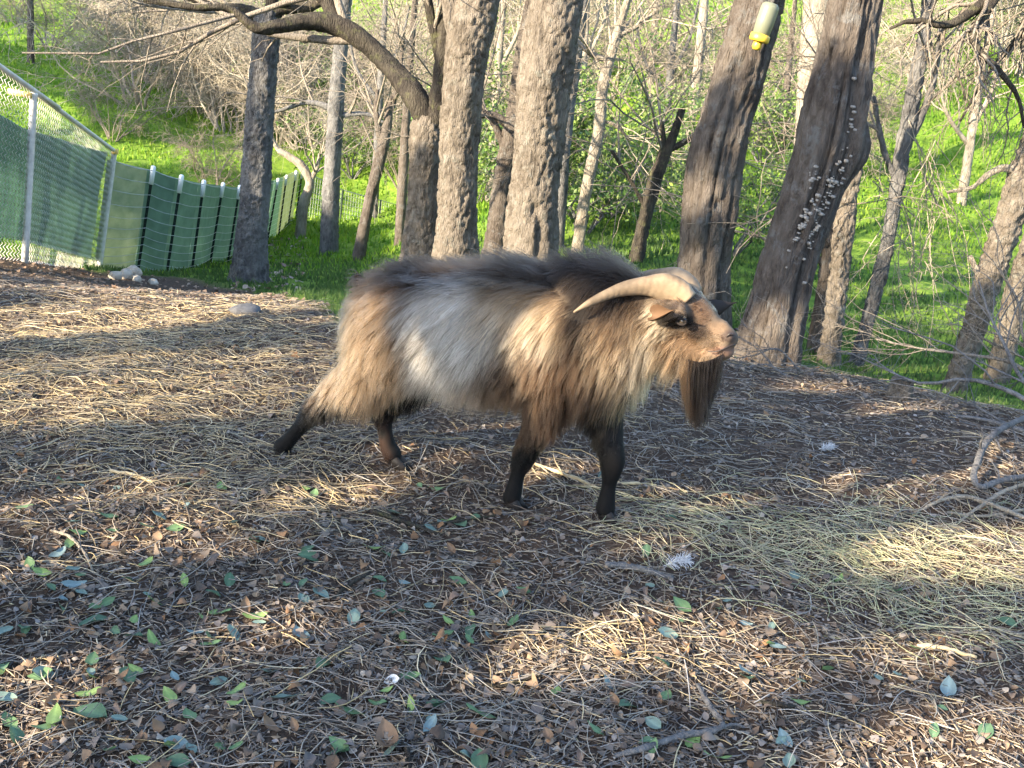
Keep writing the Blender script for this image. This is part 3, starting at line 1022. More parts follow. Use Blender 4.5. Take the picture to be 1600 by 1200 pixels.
def quadgrid(p00, p10, p01, p11, nu, nv, wob, seed):
    u, v = np.meshgrid(np.linspace(0, 1, nu), np.linspace(0, 1, nv), indexing='ij')
    P = ((1 - u) * (1 - v))[..., None] * p00 + (u * (1 - v))[..., None] * p10 + ((1 - u) * v)[..., None] * p01 + (u * v)[..., None] * p11
    nn = nrm(np.cross(p10 - p00, p01 - p00))
    L = np.linalg.norm(p10 - p00)
    w = wob * fbm(np.stack([u * L * 2.5, v * .7, 0 * u + seed], -1), seed, 3) * np.sin(np.pi * u)
    w = w + wob * .5 * fbm(np.stack([u * L * 5, v * 3, 0 * u + seed], -1), seed + 3, 2)
    P = P + nn * w[..., None]
    i, j = np.meshgrid(np.arange(nu - 1), np.arange(nv - 1), indexing='ij')
    Q = np.stack([i * nv + j, (i + 1) * nv + j, (i + 1) * nv + j + 1, i * nv + j + 1], -1).reshape(-1, 4)
    mb = MB().add(P.reshape(-1, 3), Q)
    # a back face 4 mm behind gives the cloth thickness
    mb.add((P - nn * .004).reshape(-1, 3), Q[:, ::-1])
    return mb, P


Y1, Y2 = 9.7, 13.0
Y0 = 7.6
PB = {0: at(-190, 398, Y0), 1: at(39, 408, Y1), 2: at(154, 430, Y2)}
PT = {0: at(-175, -20, Y0), 1: at(53, 146, Y1), 2: at(179, 236, Y2)}
e = empty('chain_link_fence', PB[1], 'galvanised chain-link fence with green screen at the left edge', 'fence')
bpy.context.view_layer.update()
for k in (0, 1, 2):
    d = nrm(PT[k] - PB[k])
    P = np.array([PB[k] - d * .2, PB[k] + d * .3, PT[k] - d * .02, PT[k], PT[k] + d * .012])
    MB().tubes(P[None], np.array([[.032, .032, .032, .036, .012]]), 14).build('post', 'galvanised', e)
for (a, b) in ((PT[0] + (PT[1] - PT[0]) * .0, PT[0] + (PT[1] - PT[0]) * 1.22 + [0, .03, .02]), (PT[1] + [0, .05, 0], PT[2] + (PT[2] - PT[1]) * .02)):
    MB().tubes(np.linspace(a, b, 6)[None], np.full((1, 6), .024), 12).build('top_rail', 'galvanised', e)
MB().box(PT[1] + [-.10, -.05, -.005], (.20, .03, .045), None, Matrix.Rotation(.12, 3, 'Y')).build('yellow_strap', 'tape', e)
for (k, p) in ((0, PT[2] + np.array([.02, -.05, .0])),):
    MB().box(p, (.07, .05, .06)).build('yellow_strap', 'tape', e)
# diamond mesh: every wire zigzags up the panel and hooks its neighbour
for (a, b) in ((0, 1), (1, 2)):
    A0, A1, B0, B1 = PB[a], PT[a], PB[b], PT[b]
    L = np.linalg.norm(B0 - A0)
    Hh = .5 * (np.linalg.norm(A1 - A0) + np.linalg.norm(B1 - B0))
    nn = nrm(np.cross(B0 - A0, A1 - A0))
    w = .062
    nw, nh = int(L / w), int(Hh / w) * 2
    kk = np.arange(nh + 1)
    Pl = []
    for i in range(nw):
        s_ = (i + .5 + np.where((kk + 0) % 2 == 0, -.51, .51)) * w / L
        h_ = kk / nh
        p = (1 - s_)[:, None] * ((1 - h_)[:, None] * A0 + h_[:, None] * A1) + s_[:, None] * ((1 - h_)[:, None] * B0 + h_[:, None] * B1)
        p = p + nn * (np.where(kk % 2 == 0, .003, -.003))[:, None]
        Pl.append(p)
    Pl = np.array(Pl)
    MB().tubes(Pl, np.full(Pl.shape[:2], .0036), 3, cap=False).build('chain_link_mesh', 'galvanised', e)
# green screen hung behind the mesh
for (k0, k1, h0, h1) in ((0, 1, .82, .80), (1, 2, .80, .985)):
    off = np.array([-.10, .0, 0])
    a0, b0_ = PB[k0] + off, PB[k1] + off
    a1 = PB[k0] + (PT[k0] - PB[k0]) * h0 + off
    b1_ = PB[k1] + (PT[k1] - PB[k1]) * h1 + off
    up = np.array([0, 0, .20 if True else 0])
    mb, _ = quadgrid(a0 + up, b0_ + up, a1, b1_, 50, 24, .03, 4 + k0)
    mb.build('green_screen', 'cloth', e)

tp = [((216, 420), (240, 260), 13.5), ((260, 431), (284, 274), 13.8), ((299, 429), (319, 282), 14.5), ((328, 414), (349, 286), 16.6), ((356, 411), (375, 290), 17.6),
      ((386, 393), (404, 285), 19.8), ((418, 376), (435, 279), 22.0), ((436, 363), (448, 274), 23.3), ((450, 353), (463, 267), 24.3), ((461, 347), (473, 265), 24.9)]
e = empty('post_fence', at(260, 431, 13.8), 'green screened wire fence on white-tipped dark posts', 'fence')
bpy.context.view_layer.update()
TPB, TPT = [], []
for (b, t, Y) in tp:
    p0, p1 = at(b[0], b[1], Y), at(t[0], t[1], Y)
    TPB.append(p0)
    TPT.append(p1)
    d = nrm(p1 - p0)
    hh = np.linalg.norm(p1 - p0)
    x = nrm(np.cross(d, [0, 1, 0]))
    y = np.cross(x, d)
    Rm = np.stack([x, y, d], -1)
    m = MB()
    c0 = p0 + d * (hh * .5 - .12)
    m.box(c0, (.034, .008, hh + .2), None, Rm).box(c0 + y * .02, (.008, .034, hh + .196), None, Rm)
    for q in range(int(hh / .06)):
        m.box(p0 + d * (.05 + q * .06) - y * .007, (.012, .008, .012), None, Rm)
    po = m.build('post', 'post_green', e, False)
    cm = MB()
    cm.tubes(np.array([[p1 - d * hh * .17, p1 - d * .01, p1, p1 + d * .008]]), np.array([[.030, .031, .026, .012]]), 10)
    cm.build('white_cap', 'cap_white', po)
PBs = [PB[2]] + TPB
PTs = [PB[2] + (PT[2] - PB[2]) * .93] + [TPB[i] + (TPT[i] - TPB[i]) * .97 for i in range(len(TPB))]
off = np.array([-.07, .0, 0])
for i in range(len(PBs) - 1):
    top0, top1 = PTs[i] + off, PTs[i + 1] + off
    mb, _ = quadgrid(PBs[i] + off - [0, 0, .08], PBs[i + 1] + off - [0, 0, .08], top0, top1, 26, 18, .010, 20 + i)
    mb.build('green_screen', 'cloth_lit' if i in (0, 8, 9) else 'cloth', e)
hs = [.04, .10, .17, .25, .33, .42, .52, .63, .75, .87, .99]
wo_ = np.array([.02, .0, 0])
for h_ in hs:
    P = np.array([PBs[i] + (PTs[i] - PBs[i]) * h_ + wo_ for i in range(len(PBs))])
    P = np.concatenate([np.linspace(P[i], P[i + 1], 5)[:-1] - np.array([0, 0, .02])[None] * np.sin(np.linspace(0, np.pi, 5))[:-1, None] for i in range(len(P) - 1)] + [P[-1:]])
    MB().tubes(P[None], np.full((1, len(P)), .0032 if h_ < .95 else .005), 4).build('wire', 'wire', e)

# open wire fence running on through the gully
wf = [((474, 348), (482, 270), 25.2), ((530, 362), (536, 296), 26.5), ((590, 372), (595, 312), 27.5), ((642, 382), (646, 326), 29.0), ((700, 398), (704, 344), 30.0)]
e = empty('wire_fence', at(560, 380, 27), 'open pale wire fence crossing the gully behind the slim trunks', 'fence')
bpy.context.view_layer.update()
B_ = np.array([at(b[0], b[1], Y) for b, t, Y in wf])
T_ = np.array([at(t[0], t[1], Y) for b, t, Y in wf])
for b, t in zip(B_, T_):
    MB().tubes(np.array([[b - [0, 0, .3], b, t]]), np.full((1, 3), .022), 8).build('post', 'post_green', e)
for k, h_ in enumerate(np.linspace(.12, .98, 9)):
    P = B_ + (T_ - B_) * h_
    MB().tubes(resample(P, 20)[None], np.full((1, 20), .006 if k < 8 else .012), 4).build('wire', 'wire', e)
st = []
for i in range(60):
    f = i / 59 * (len(B_) - 1)
    j = min(int(f), len(B_) - 2)
    g = f - j
    b = B_[j] * (1 - g) + B_[j + 1] * g
    t = T_[j] * (1 - g) + T_[j + 1] * g
    st.append([b + (t - b) * .12, b + (t - b) * .98])
MB().tubes(np.array(st), np.full((60, 2), .004), 3, cap=False).build('wire_stays', 'wire', e)


# ------------------------------------------------------------------ stones
def stone(seed, size, squash=.65):
    bm = bmesh.new()
    bmesh.ops.create_icosphere(bm, subdivisions=3, radius=1)
    V = np.array([v.co[:] for v in bm.verts])
    d = 1 + .22 * fbm(V * 1.3 + seed * 3.1, seed, 3)
    V = V * d[:, None] * np.array([1, .8, squash]) * size
    for v, c_ in zip(bm.verts, V):
        v.co = c_
    me = bpy.data.meshes.new('stone')
    bm.to_mesh(me)
    bm.free()
    me.polygons.foreach_set('use_smooth', [True] * len(me.polygons))
    return me


n = NT('pale_stone')
MAT['pale_stone'] = n.bsdf(n.ramp(n.noise(n.coord('Object'), 18, 6), [(.3, (.33, .28, .22)), (.7, (.56, .49, .40))]), .9, n.bump(n.noise(n.coord('Object'), 40, 5), .5, .01))
n = NT('grey_stone')
MAT['grey_stone'] = n.bsdf(n.ramp(n.noise(n.coord('Object'), 18, 6), [(.3, (.05, .05, .055)), (.7, (.11, .11, .115))]), .9, n.bump(n.noise(n.coord('Object'), 40, 5), .5, .01))
for i, (px, py, s_, lab) in enumerate([(180, 433, .07, 'leftmost low pale stone at the foot of the fence corner'), (196, 432, .085, 'wide pale stone in the middle of the fence corner pile'),
                                       (208, 427, .09, 'tallest pale stone at the fence corner pile'), (214, 436, .055, 'grey-brown stone at the right of the fence corner pile'),
                                       (239, 441, .05, 'single small pale stone right of the fence corner pile')]):
    o = link('pale_stone', stone(40 + i, s_, .75), 'pale_stone')
    p = hit(px, py + 3)
    o.location = p + np.array([0, 0, s_ * .35])
    o.rotation_euler = (0, 0, i * 1.7)
    tag(o, lab, 'stone', 'stones at the fence corner')
o = link('grey_stone', stone(60, .085, .38), 'grey_stone')
o.location = hit(383, 489) + np.array([0, 0, .012])
tag(o, 'flat grey stone on sunlit dirt below the shaded grey trunk', 'stone')

# ------------------------------------------------------------------ the goat
FOOT = {'nh': hit(432, 708), 'fh': hit(624, 730), 'nf': hit(800, 792), 'ff': hit(945, 812)}
_rear = .5 * (FOOT['nh'] + FOOT['fh'])
_front = .5 * (FOOT['nf'] + FOOT['ff'])
GA = nrm((_front - _rear) * [1, 1, 0])          # forward along the goat
GR = np.array([GA[1], -GA[0], 0])               # its right, towards the camera
GUP = np.array([0, 0, 1.0])
GP0 = .5 * (_rear + _front)


def gp(px, py, lat=0.0):
    d = ray(px, py)
    t = ((GP0 - EYE) @ GR + lat) / (d @ GR)
    return EYE + d * t


def flat_(k):
    return float((FOOT[k] - GP0) @ GR)


def chain(name, pts):
    """pts: px, py, lat, radius px, lateral scale, hair length (m)"""
    out = []
    for p in pts:
        P = gp(p[0], p[1], p[2])
        out.append([*P, p[3] * np.linalg.norm(P - EYE) / FPX, p[4], p[5]])
    return name, np.array(out)


ln, lf, ln2, lf2 = flat_('nh'), flat_('fh'), flat_('nf'), flat_('ff')
CH = [
    chain('torso', [(606, 500, 0, 64, .95, .060), (645, 502, 0, 82, .95, .068), (720, 512, 0, 94, .95, .075), (800, 518, 0, 97, .93, .080), (880, 520, 0, 97, .88, .078), (942, 530, 0, 82, .82, .080)]),
    chain('neck', [(905, 488, 0, 80, .75, .080), (962, 494, 0, 70, .72, .088), (1008, 500, 0, 55, .72, .085)]),
    chain('brisket', [(930, 568, 0, 58, .8, .075), (968, 556, 0, 52, .8, .080)]),
    chain('head', [(1022, 496, 0, 48, .76, .055), (1046, 488, 0, 46, .80, .030), (1068, 488, 0, 41, .78, .024), (1092, 504, 0, 33, .78, .019), (1112, 519, 0, 25, .84, .017), (1128, 526, 0, 22, .92, .011), (1140, 529, 0, 15, 1.0, .004)]),
    chain('jaw', [(1030, 522, 0, 40, .72, .085), (1062, 540, 0, 31, .68, .070), (1090, 549, 0, 22, .72, .040), (1114, 553, 0, 17, .88, .018), (1135, 549, 0, 13, .95, .005)]),
    chain('tail', [(584, 458, 0, 20, .8, .035), (566, 446, 0, 12, .7, .045), (558, 432, 0, 7, .7, .05)]),
    chain('near_hind', [(594, 510, .07, 56, .7, .065), (594, 555, .085, 52, .62, .070), (568, 590, .5 * (.09 + ln), 42, .62, .065), (528, 614, ln, 29, .75, .05), (494, 638, ln, 19.5, .85, .024), (472, 663, ln, 12.5, .9, .010), (452, 687, ln, 12, 1, .010), (442, 697, ln, 14.5, 1, .012)]),
    chain('far_hind', [(622, 515, -.07, 58, .7, .06), (645, 575, -.085, 46, .62, .06), (622, 608, .5 * (-.085 + lf), 33, .68, .045), (600, 640, lf, 21, .8, .020), (601, 668, lf, 13, .9, .009), (606, 696, lf, 13.5, 1, .009), (613, 709, lf, 15.5, 1, .010)]),
    chain('near_fore', [(880, 555, .085, 56, .6, .080), (858, 622, .08, 37, .65, .068), (836, 672, .5 * (.08 + ln2), 24, .8, .036), (818, 715, ln2, 20, .95, .012), (809, 740, ln2, 12.5, .95, .008), (803, 766, ln2, 14, 1, .009), (800, 776, ln2, 15.5, 1, .010)]),
    chain('far_fore', [(922, 575, -.08, 50, .6, .09), (944, 652, .5 * (-.08 + lf2), 31, .7, .045), (954, 698, lf2, 21.5, .9, .020), (957, 722, lf2, 20.5, .95, .010), (952, 755, lf2, 12.5, .95, .008), (948, 782, lf2, 14.5, 1, .009), (946, 794, lf2, 16, 1, .010)]),
]
bm = bmesh.new()
SPH = []        # centre, radius, lateral scale, hair, chain id
for ci, (nm, c_) in enumerate(CH):
    L = np.linalg.norm(np.diff(c_[:, :3], axis=0), axis=1).sum()
    k = max(8, int(L / .012))
    S = resample(catmull(c_, 60), k)
    for s_ in S:
        SPH.append([*s_, ci])
        m = Matrix.Identity(4)
        for q in range(3):
            m[q][0], m[q][1], m[q][2], m[q][3] = GA[q] * s_[3], GR[q] * s_[3] * s_[4], GUP[q] * s_[3], s_[q]
        bmesh.ops.create_icosphere(bm, subdivisions=2 if s_[3] < .06 else 3, radius=1, matrix=m)
# brow, nostril wings and lips
for (px, py, lat, r_) in [(1062, 486, .066, 15), (1062, 486, -.066, 15), (1138, 527, .022, 10), (1138, 527, -.022, 10), (1128, 541, .022, 11), (1128, 541, -.022, 11), (1128, 513, 0, 14), (1135, 550, .012, 8), (1135, 550, -.012, 8)]:
    P = gp(px, py, lat)
    bmesh.ops.create_icosphere(bm, subdivisions=2, radius=r_ * np.linalg.norm(P - EYE) / FPX, matrix=Matrix.Translation(P))
SPH = np.array(SPH)
me = bpy.data.meshes.new('tmp')
bm.to_mesh(me)
bm.free()
tmp = bpy.data.objects.new('tmp', me)
COL.objects.link(tmp)
rm = tmp.modifiers.new('r', 'REMESH')
rm.mode = 'VOXEL'
rm.voxel_size = .0075
sm_ = tmp.modifiers.new('s', 'SMOOTH')
sm_.iterations = 4
sm_.factor = .5
bpy.context.view_layer.update()
dg = bpy.context.evaluated_depsgraph_get()
body_me = bpy.data.meshes.new_from_object(tmp.evaluated_get(dg))
bpy.data.objects.remove(tmp)
body_me.name = 'body'

# coat colours, keyed to the flank as seen from the near side; the far side mirrors it
DKB = (.011, .0075, .006)
BLK = (.0045, .0040, .0040)
BRN = (.047, .031, .021)
TAN = (.118, .076, .047)
CRM = (.33, .24, .155)
WHT = (.47, .43, .38)
GRY = (.070, .054, .044)


def coat(P, ch):
    """base coat colour at points P (N,3)"""
    lat = (P - GP0) @ GR
    Pm = P + GR[None] * (np.abs(lat) - lat)[:, None]
    q = proj(Pm)
    x, y = q[:, 0], q[:, 1]
    c = np.tile(np.array(BRN), (len(P), 1))

    def blob(cx, cy, rx, ry, col, k=1.0, soft=.35):
        d = np.hypot((x - cx) / rx, (y - cy) / ry)
        nz = .18 * fbm(np.stack([x * .02, y * .02, lat * 0], -1), 12, 3)
        w = smooth(1 + soft, 1 - soft, d + nz)[:, None] * k
        c[:] = c * (1 - w) + np.array(col) * w
    isn = lambda *n_: np.isin(ch, [i for i, (nm, _) in enumerate(CH) if nm in n_])
    blob(590, 520, 90, 95, (.15, .098, .060), .9)
    blob(560, 590, 70, 50, (.165, .108, .066), .9)
    blob(728, 498, 86, 88, WHT, .97)
    blob(705, 578, 52, 70, WHT, 1)
    blob(822, 480, 72, 74, CRM, .98)
    blob(800, 605, 80, 65, (.085, .054, .034), .85)
    blob(922, 490, 40, 120, DKB, .95, .4)
    blob(880, 610, 80, 60, (.080, .046, .027), .8)
    blob(992, 545, 66, 70, (.19, .125, .074), .95)
    blob(1015, 560, 38, 55, CRM, .75)
    blob(930, 650, 120, 45, DKB, .8)  # shade low on the chest painted into the coat
    # dark line along the back
    top = smooth(487, 428, y + .06 * (x - 800) * (x > 1000))[:, None] * (smooth(1010, 950, x))[:, None]
    c = c * (1 - top * .85) + np.array((.020, .013, .010)) * top * .85
    rdg = (smooth(.13, .075, np.abs(lat)) * smooth(.58, .68, P[:, 2]) * isn('torso', 'tail', 'neck'))[:, None] * smooth(1020, 960, x)[:, None]
    c = c * (1 - rdg * .9) + np.array((.018, .012, .009)) * rdg * .9
    hd = isn('head', 'jaw')
    ch_ = c.copy()

    def hb(cx, cy, rx, ry, col, k=1.0):
        d = np.hypot((x - cx) / rx, (y - cy) / ry)
        w = smooth(1.3, .7, d)[:, None] * k
        ch_[:] = ch_ * (1 - w) + np.array(col) * w
    ch_[:] = (.140, .102, .071)
    hb(1015, 515, 35, 45, CRM, .8)
    hb(1060, 550, 40, 30, (.19, .115, .064), .8)
    hb(1072, 460, 36, 30, GRY, .85)
    hb(1095, 490, 18, 22, (.085, .052, .033), .9)
    hb(1092, 518, 18, 12, (.022, .015, .012), .85)
    hb(1068, 502, 22, 10, BLK, .95)
    hb(1122, 512, 16, 10, (.16, .105, .066), .8)
    hb(1140, 526, 12, 10, (.06, .042, .036), .9)
    hb(1130, 549, 20, 8, (.17, .105, .08), .9)
    c = np.where(hd[:, None], ch_, c)
    # black legs with a reddish flush low on the near ones
    for nm, y0, y1 in (('near_hind', 612, 640), ('far_hind', 560, 610), ('near_fore', 690, 712), ('far_fore', 600, 660)):
        yy = proj(P)[:, 1]
        w = (isn(nm) * smooth(y0, y1, yy + 8 * fbm(P * 30, 4, 2)))[:, None]
        c = c * (1 - w) + np.array(BLK) * w
    low = isn('near_fore', 'far_hind') * smooth(-.35, .4, fbm(P * 14, 9, 2)) * smooth(640, 690, proj(P)[:, 1])
    c = c * (1 - low[:, None] * .6) + np.array((.040, .019, .012)) * low[:, None] * .6
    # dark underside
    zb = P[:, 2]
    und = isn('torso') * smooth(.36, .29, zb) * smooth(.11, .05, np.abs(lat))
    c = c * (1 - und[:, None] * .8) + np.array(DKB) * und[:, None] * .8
    return c


def nearest_sphere(P):
    best = np.full(len(P), 1e9)
    bi = np.zeros(len(P), int)
    for s in range(len(SPH)):
        v = P - SPH[s, :3]
        lt = v @ GR
        d = np.sqrt(np.maximum((v * v).sum(1) + lt ** 2 * (1 / SPH[s, 4] ** 2 - 1), 0)) - SPH[s, 3]
        k = d < best
        best[k] = d[k]
        bi[k] = s
    return bi


nv = len(body_me.vertices)
BV = np.empty(nv * 3, np.float32)
body_me.vertices.foreach_get('co', BV)
BV = BV.reshape(-1, 3).astype(float)
vs = nearest_sphere(BV)
vch = SPH[vs, 6].astype(int)
vc = coat(BV, vch)
hairlen = SPH[vs, 5]
a = body_me.color_attributes.new('tint', 'FLOAT_COLOR', 'POINT')
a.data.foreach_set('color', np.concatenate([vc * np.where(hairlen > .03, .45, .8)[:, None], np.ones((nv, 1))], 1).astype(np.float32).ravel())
body_me.polygons.foreach_set('use_smooth', [True] * len(body_me.polygons))
MAT['hide'] = attr_mat('hide', .8, .2, 0, 60, .2)
goat = empty('goat', (GP0[0], GP0[1], 0), 'shaggy brown and cream billy goat with swept horns striding across the yard', 'goat')
bpy.context.view_layer.update()
body = link('body', body_me, 'hide', goat)

# ---- fur
body_me.calc_loop_triangles()
nt = len(body_me.loop_triangles)
tv = np.empty(nt * 3, np.int32)
body_me.loop_triangles.foreach_get('vertices', tv)
tv = tv.reshape(-1, 3)
vn = np.empty(nv * 3, np.float32)
body_me.vertices.foreach_get('normal', vn)
vn = vn.reshape(-1, 3).astype(float)
rg = np.random.default_rng(91)


def roots(N, dens):
    A_, B_, C_ = BV[tv[:, 0]], BV[tv[:, 1]], BV[tv[:, 2]]
    ar = .5 * np.linalg.norm(np.cross(B_ - A_, C_ - A_), axis=1) * dens[tv].mean(1)
    t = rg.choice(nt, N, p=ar / ar.sum())
    u, v = rg.random(N), rg.random(N)
    f = u + v > 1
    u[f], v[f] = 1 - u[f], 1 - v[f]
    w = np.stack([1 - u - v, u, v], -1)
    ip = lambda X: (X[tv[t]] * w[..., None]).sum(1) if X.ndim == 2 else (X[tv[t]] * w).sum(1)
    return ip(BV), nrm(ip(vn)), ip(hairlen), vch[tv[t, 0]]


names = [nm for nm, _ in CH]


def strand_dir(P, Nn, ch, hl):
    lat = (P - GP0) @ GR
    x = proj(P)[:, 0]
    wb = np.full(len(P), .55)
    wd = np.full(len(P), .55)
    wn_ = np.full(len(P), .55)
    nk = np.isin(ch, [names.index('neck'), names.index('brisket')])
    wb[nk], wd[nk], wn_[nk] = .30, .95, .40
    fo = np.isin(ch, [names.index('near_fore'), names.index('far_fore')])
    wb[fo], wd[fo], wn_[fo] = .15, 1.0, .30
    hi = np.isin(ch, [names.index('near_hind'), names.index('far_hind')])
    wb[hi], wd[hi], wn_[hi] = .35, .75, .42
    hd = np.isin(ch, [names.index('head')])
    wb[hd], wd[hd], wn_[hd] = .8, .35, .42
    jw = np.isin(ch, [names.index('jaw')])
    wb[jw], wd[jw], wn_[jw] = .45, .85, .3
    # the back line bristles up, flanks hang
    up = smooth(.55, .95, Nn[:, 2]) * (hl > .03)
    wd = wd * (1 - up) - .05 * up
    wn_ = wn_ + .35 * up
    wb = wb + .25 * up
    D = wn_[:, None] * Nn - wb[:, None] * GA[None] - wd[:, None] * GUP[None]
    # swirl of the coat
    sw = np.stack([fbm(P * 5, 61, 2), fbm(P * 5, 62, 2), fbm(P * 5, 63, 2)], -1)
    D = nrm(D) + .22 * sw
    # never point into the body
    dn = (D * Nn).sum(1)
    D = D + Nn * np.maximum(.12 - dn, 0)[:, None]
    return nrm(D)


def fur(name, N, dens, parent, K=7, rad=.00042, lscale=1.0, clump=.45, nclump=5000, curl=.010, seed=0):
    P, Nn, hl, ch = roots(N, dens)
    D = strand_dir(P, Nn, ch, hl)
    L = hl * lscale * rg.uniform(.55, 1.2, N) * (1 + .35 * fbm(P * 9, 71, 2))
    L = np.maximum(L, .003)
    t = np.linspace(0, 1, K)
    grav = np.where(hl > .03, .55, .05)
    S = np.empty((N, K, 3))
    S[:, 0] = P - Nn * .003
    d = D.copy()
    for k in range(1, K):
        d = nrm(d + np.array([0, 0, -1.0]) * (grav * .22)[:, None] + rg.normal(0, .045, (N, 3)))
        S[:, k] = S[:, k - 1] + d * (L / (K - 1))[:, None]
    # clumps: tips lean to a guide strand
    if clump:
        gi = rg.choice(N, nclump, replace=False)
        kd = kdtree.KDTree(nclump)
        for i, g in enumerate(gi):
            kd.insert(P[g], i)
        kd.balance()
        near = np.array([gi[kd.find(p)[1]] for p in P])
        w = (clump * rg.uniform(.4, 1.0, N) * (hl > .02))[:, None, None] * (t ** 1.4)[None, :, None]
        tgt = S[near] * 1.0
        # guide scaled to the strand's own length
        rel = (tgt - S[near][:, :1]) * (L / np.maximum(L[near], 1e-4))[:, None, None] + S[near][:, :1]
        S = S * (1 - w) + rel * w
        clv = h3(near, near * 0, near * 0, 5)
    else:
        clv = rg.random(N)
    c0 = coat(P, ch)
    var = ((.50 + .62 * clv + rg.normal(0, .14, N)) * (1 + .30 * fbm(P * np.array([22, 22, 9.0]), 33, 2)))[:, None]
    var = np.clip(var, .25, 1.8)
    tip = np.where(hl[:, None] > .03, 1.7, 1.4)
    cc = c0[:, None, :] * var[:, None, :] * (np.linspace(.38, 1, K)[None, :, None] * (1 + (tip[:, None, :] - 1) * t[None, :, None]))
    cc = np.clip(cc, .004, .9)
    rr = np.where(hl > .03, rad, rad * 1.0)[:, None] * np.linspace(1.15, .30, K)[None] * rg.uniform(.7, 1.3, (N, 1))
    return curves_obj(name, S, rr, cc, 'fur', parent)


n = NT('fur')
hb_ = n.node('ShaderNodeBsdfHairPrincipled')
hb_.model = 'CHIANG'
hb_.parametrization = 'COLOR'
hb_.inputs['Roughness'].default_value = .5
hb_.inputs['IOR'].default_value = 1.25
hb_.inputs['Radial Roughness'].default_value = .6
n.link(n.attr('tint').outputs['Color'], hb_.inputs['Color'])
n.link(hb_.outputs[0], n.out.inputs[0])
MAT['fur'] = n.m


def curves_obj(name, S, rr, cc, mat, parent):
    N, K = S.shape[:2]
    hc = bpy.data.hair_curves.new(name)
    hc.add_curves([K] * N)
    hc.attributes['position'].data.foreach_set('vector', S.astype(np.float32).ravel())
    ra = hc.attributes.get('radius') or hc.attributes.new('radius', 'FLOAT', 'POINT')
    ra.data.foreach_set('value', rr.astype(np.float32).ravel())
    ca = hc.attributes.new('tint', 'FLOAT_COLOR', 'POINT')
    ca.data.foreach_set('color', np.concatenate([cc, np.ones((N, K, 1))], -1).astype(np.float32).ravel())
    hc.materials.append(MAT[mat])
    o = bpy.data.objects.new(name, hc)
    COL.objects.link(o)
    o.parent = parent
    o.matrix_parent_inverse = goat.matrix_basis.inverted()
    return o


dens = np.where(hairlen > .03, 1.0, 2.4)
dens = np.where(np.isin(vch, [names.index('head')]), 6.0, dens)
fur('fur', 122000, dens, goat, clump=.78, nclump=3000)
# longer loose guard hair over back, neck and flanks
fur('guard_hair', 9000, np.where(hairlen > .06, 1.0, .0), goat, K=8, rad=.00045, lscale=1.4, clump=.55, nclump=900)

# ---- beard
NB = 4200
ub = rg.random(NB)
rt = np.array([gp(1064 + 66 * u, 558 + 10 * math.sin(3.1 * u) - 6 * u, l_) for u, l_ in zip(ub, rg.normal(0, .017, NB))])
L = (.07 + .125 * np.sin(np.pi * np.clip(ub * .75 + .22, 0, 1))) * rg.uniform(.6, 1.1, NB)
K = 9
S = np.empty((NB, K, 3))
S[:, 0] = rt
d = nrm(np.array([0, 0, -1.0]) + .10 * GA + rg.normal(0, .15, (NB, 3)))
cx = gp(1106, 600, 0)
for k in range(1, K):
    cen = (cx - S[:, k - 1]) * [1, 1, 0]
    d = nrm(d + np.array([0, 0, -.22]) + cen * 1.0 + rg.normal(0, .05, (NB, 3)))
    S[:, k] = S[:, k - 1] + d * (L / (K - 1))[:, None]
gi = rg.choice(NB, 130, replace=False)
nb_ = gi[np.argmin(((rt[:, None] - rt[gi][None]) ** 2).sum(-1), 1)]
w = .72 * (np.linspace(0, 1, K) ** 1.2)[None, :, None] * rg.uniform(.5, 1, (NB, 1, 1))
S = S * (1 - w) + ((S[nb_] - S[nb_][:, :1]) * (L / L[nb_])[:, None, None] + S[nb_][:, :1]) * w
cv = h3(nb_, nb_ * 0, nb_ * 0, 3)
bc = np.where((ub + rg.normal(0, .09, NB) > .24)[:, None], np.array((.006, .005, .006)), np.where((cv > .45)[:, None], np.array((.060, .036, .021)), np.array((.012, .008, .006))))
bc = bc * rg.uniform(.6, 1.3, (NB, 1))
curves_obj('beard', S, np.full((NB, 1), .0006) * np.linspace(1.1, .35, K)[None], np.repeat(bc[:, None, :], K, 1), 'fur', goat)

# ---- horns: flat, broad at the brow, sweeping out and back
n = NT('horn')
co = n.coord('Object')
hc_ = n.ramp(n.noise(co, 14, 5, .6), [(.3, (.10, .074, .05)), (.52, (.205, .15, .098)), (.75, (.28, .215, .145))])
wv = n.node('ShaderNodeTexWave')
wv.inputs['Scale'].default_value = 16
wv.inputs['Distortion'].default_value = 6
wv.inputs['Detail'].default_value = 3
n.link(co, wv.inputs['Vector'])
MAT['horn'] = n.bsdf(hc_, .6, n.bump(n.mix(.5, wv.outputs['Fac'], n.noise(n.coord('Object', (1, 1, 3)), 60, 5, .7)), .22, .004), .2)


def loft(rings, name, mat, parent, col=None):
    Rg = np.array(rings)
    N_, S_ = Rg.shape[:2]
    i, j = np.meshgrid(np.arange(N_ - 1), np.arange(S_), indexing='ij')
    j2 = (j + 1) % S_
    Qq = np.stack([i * S_ + j, i * S_ + j2, (i + 1) * S_ + j2, (i + 1) * S_ + j], -1).reshape(-1, 4)
    T_ = [[0, k + 1, k] for k in range(1, S_ - 1)] + [[(N_ - 1) * S_, (N_ - 1) * S_ + k, (N_ - 1) * S_ + k + 1] for k in range(1, S_ - 1)]
    return MB().add(Rg.reshape(-1, 3), Qq, T_, col).build(name, mat, parent)


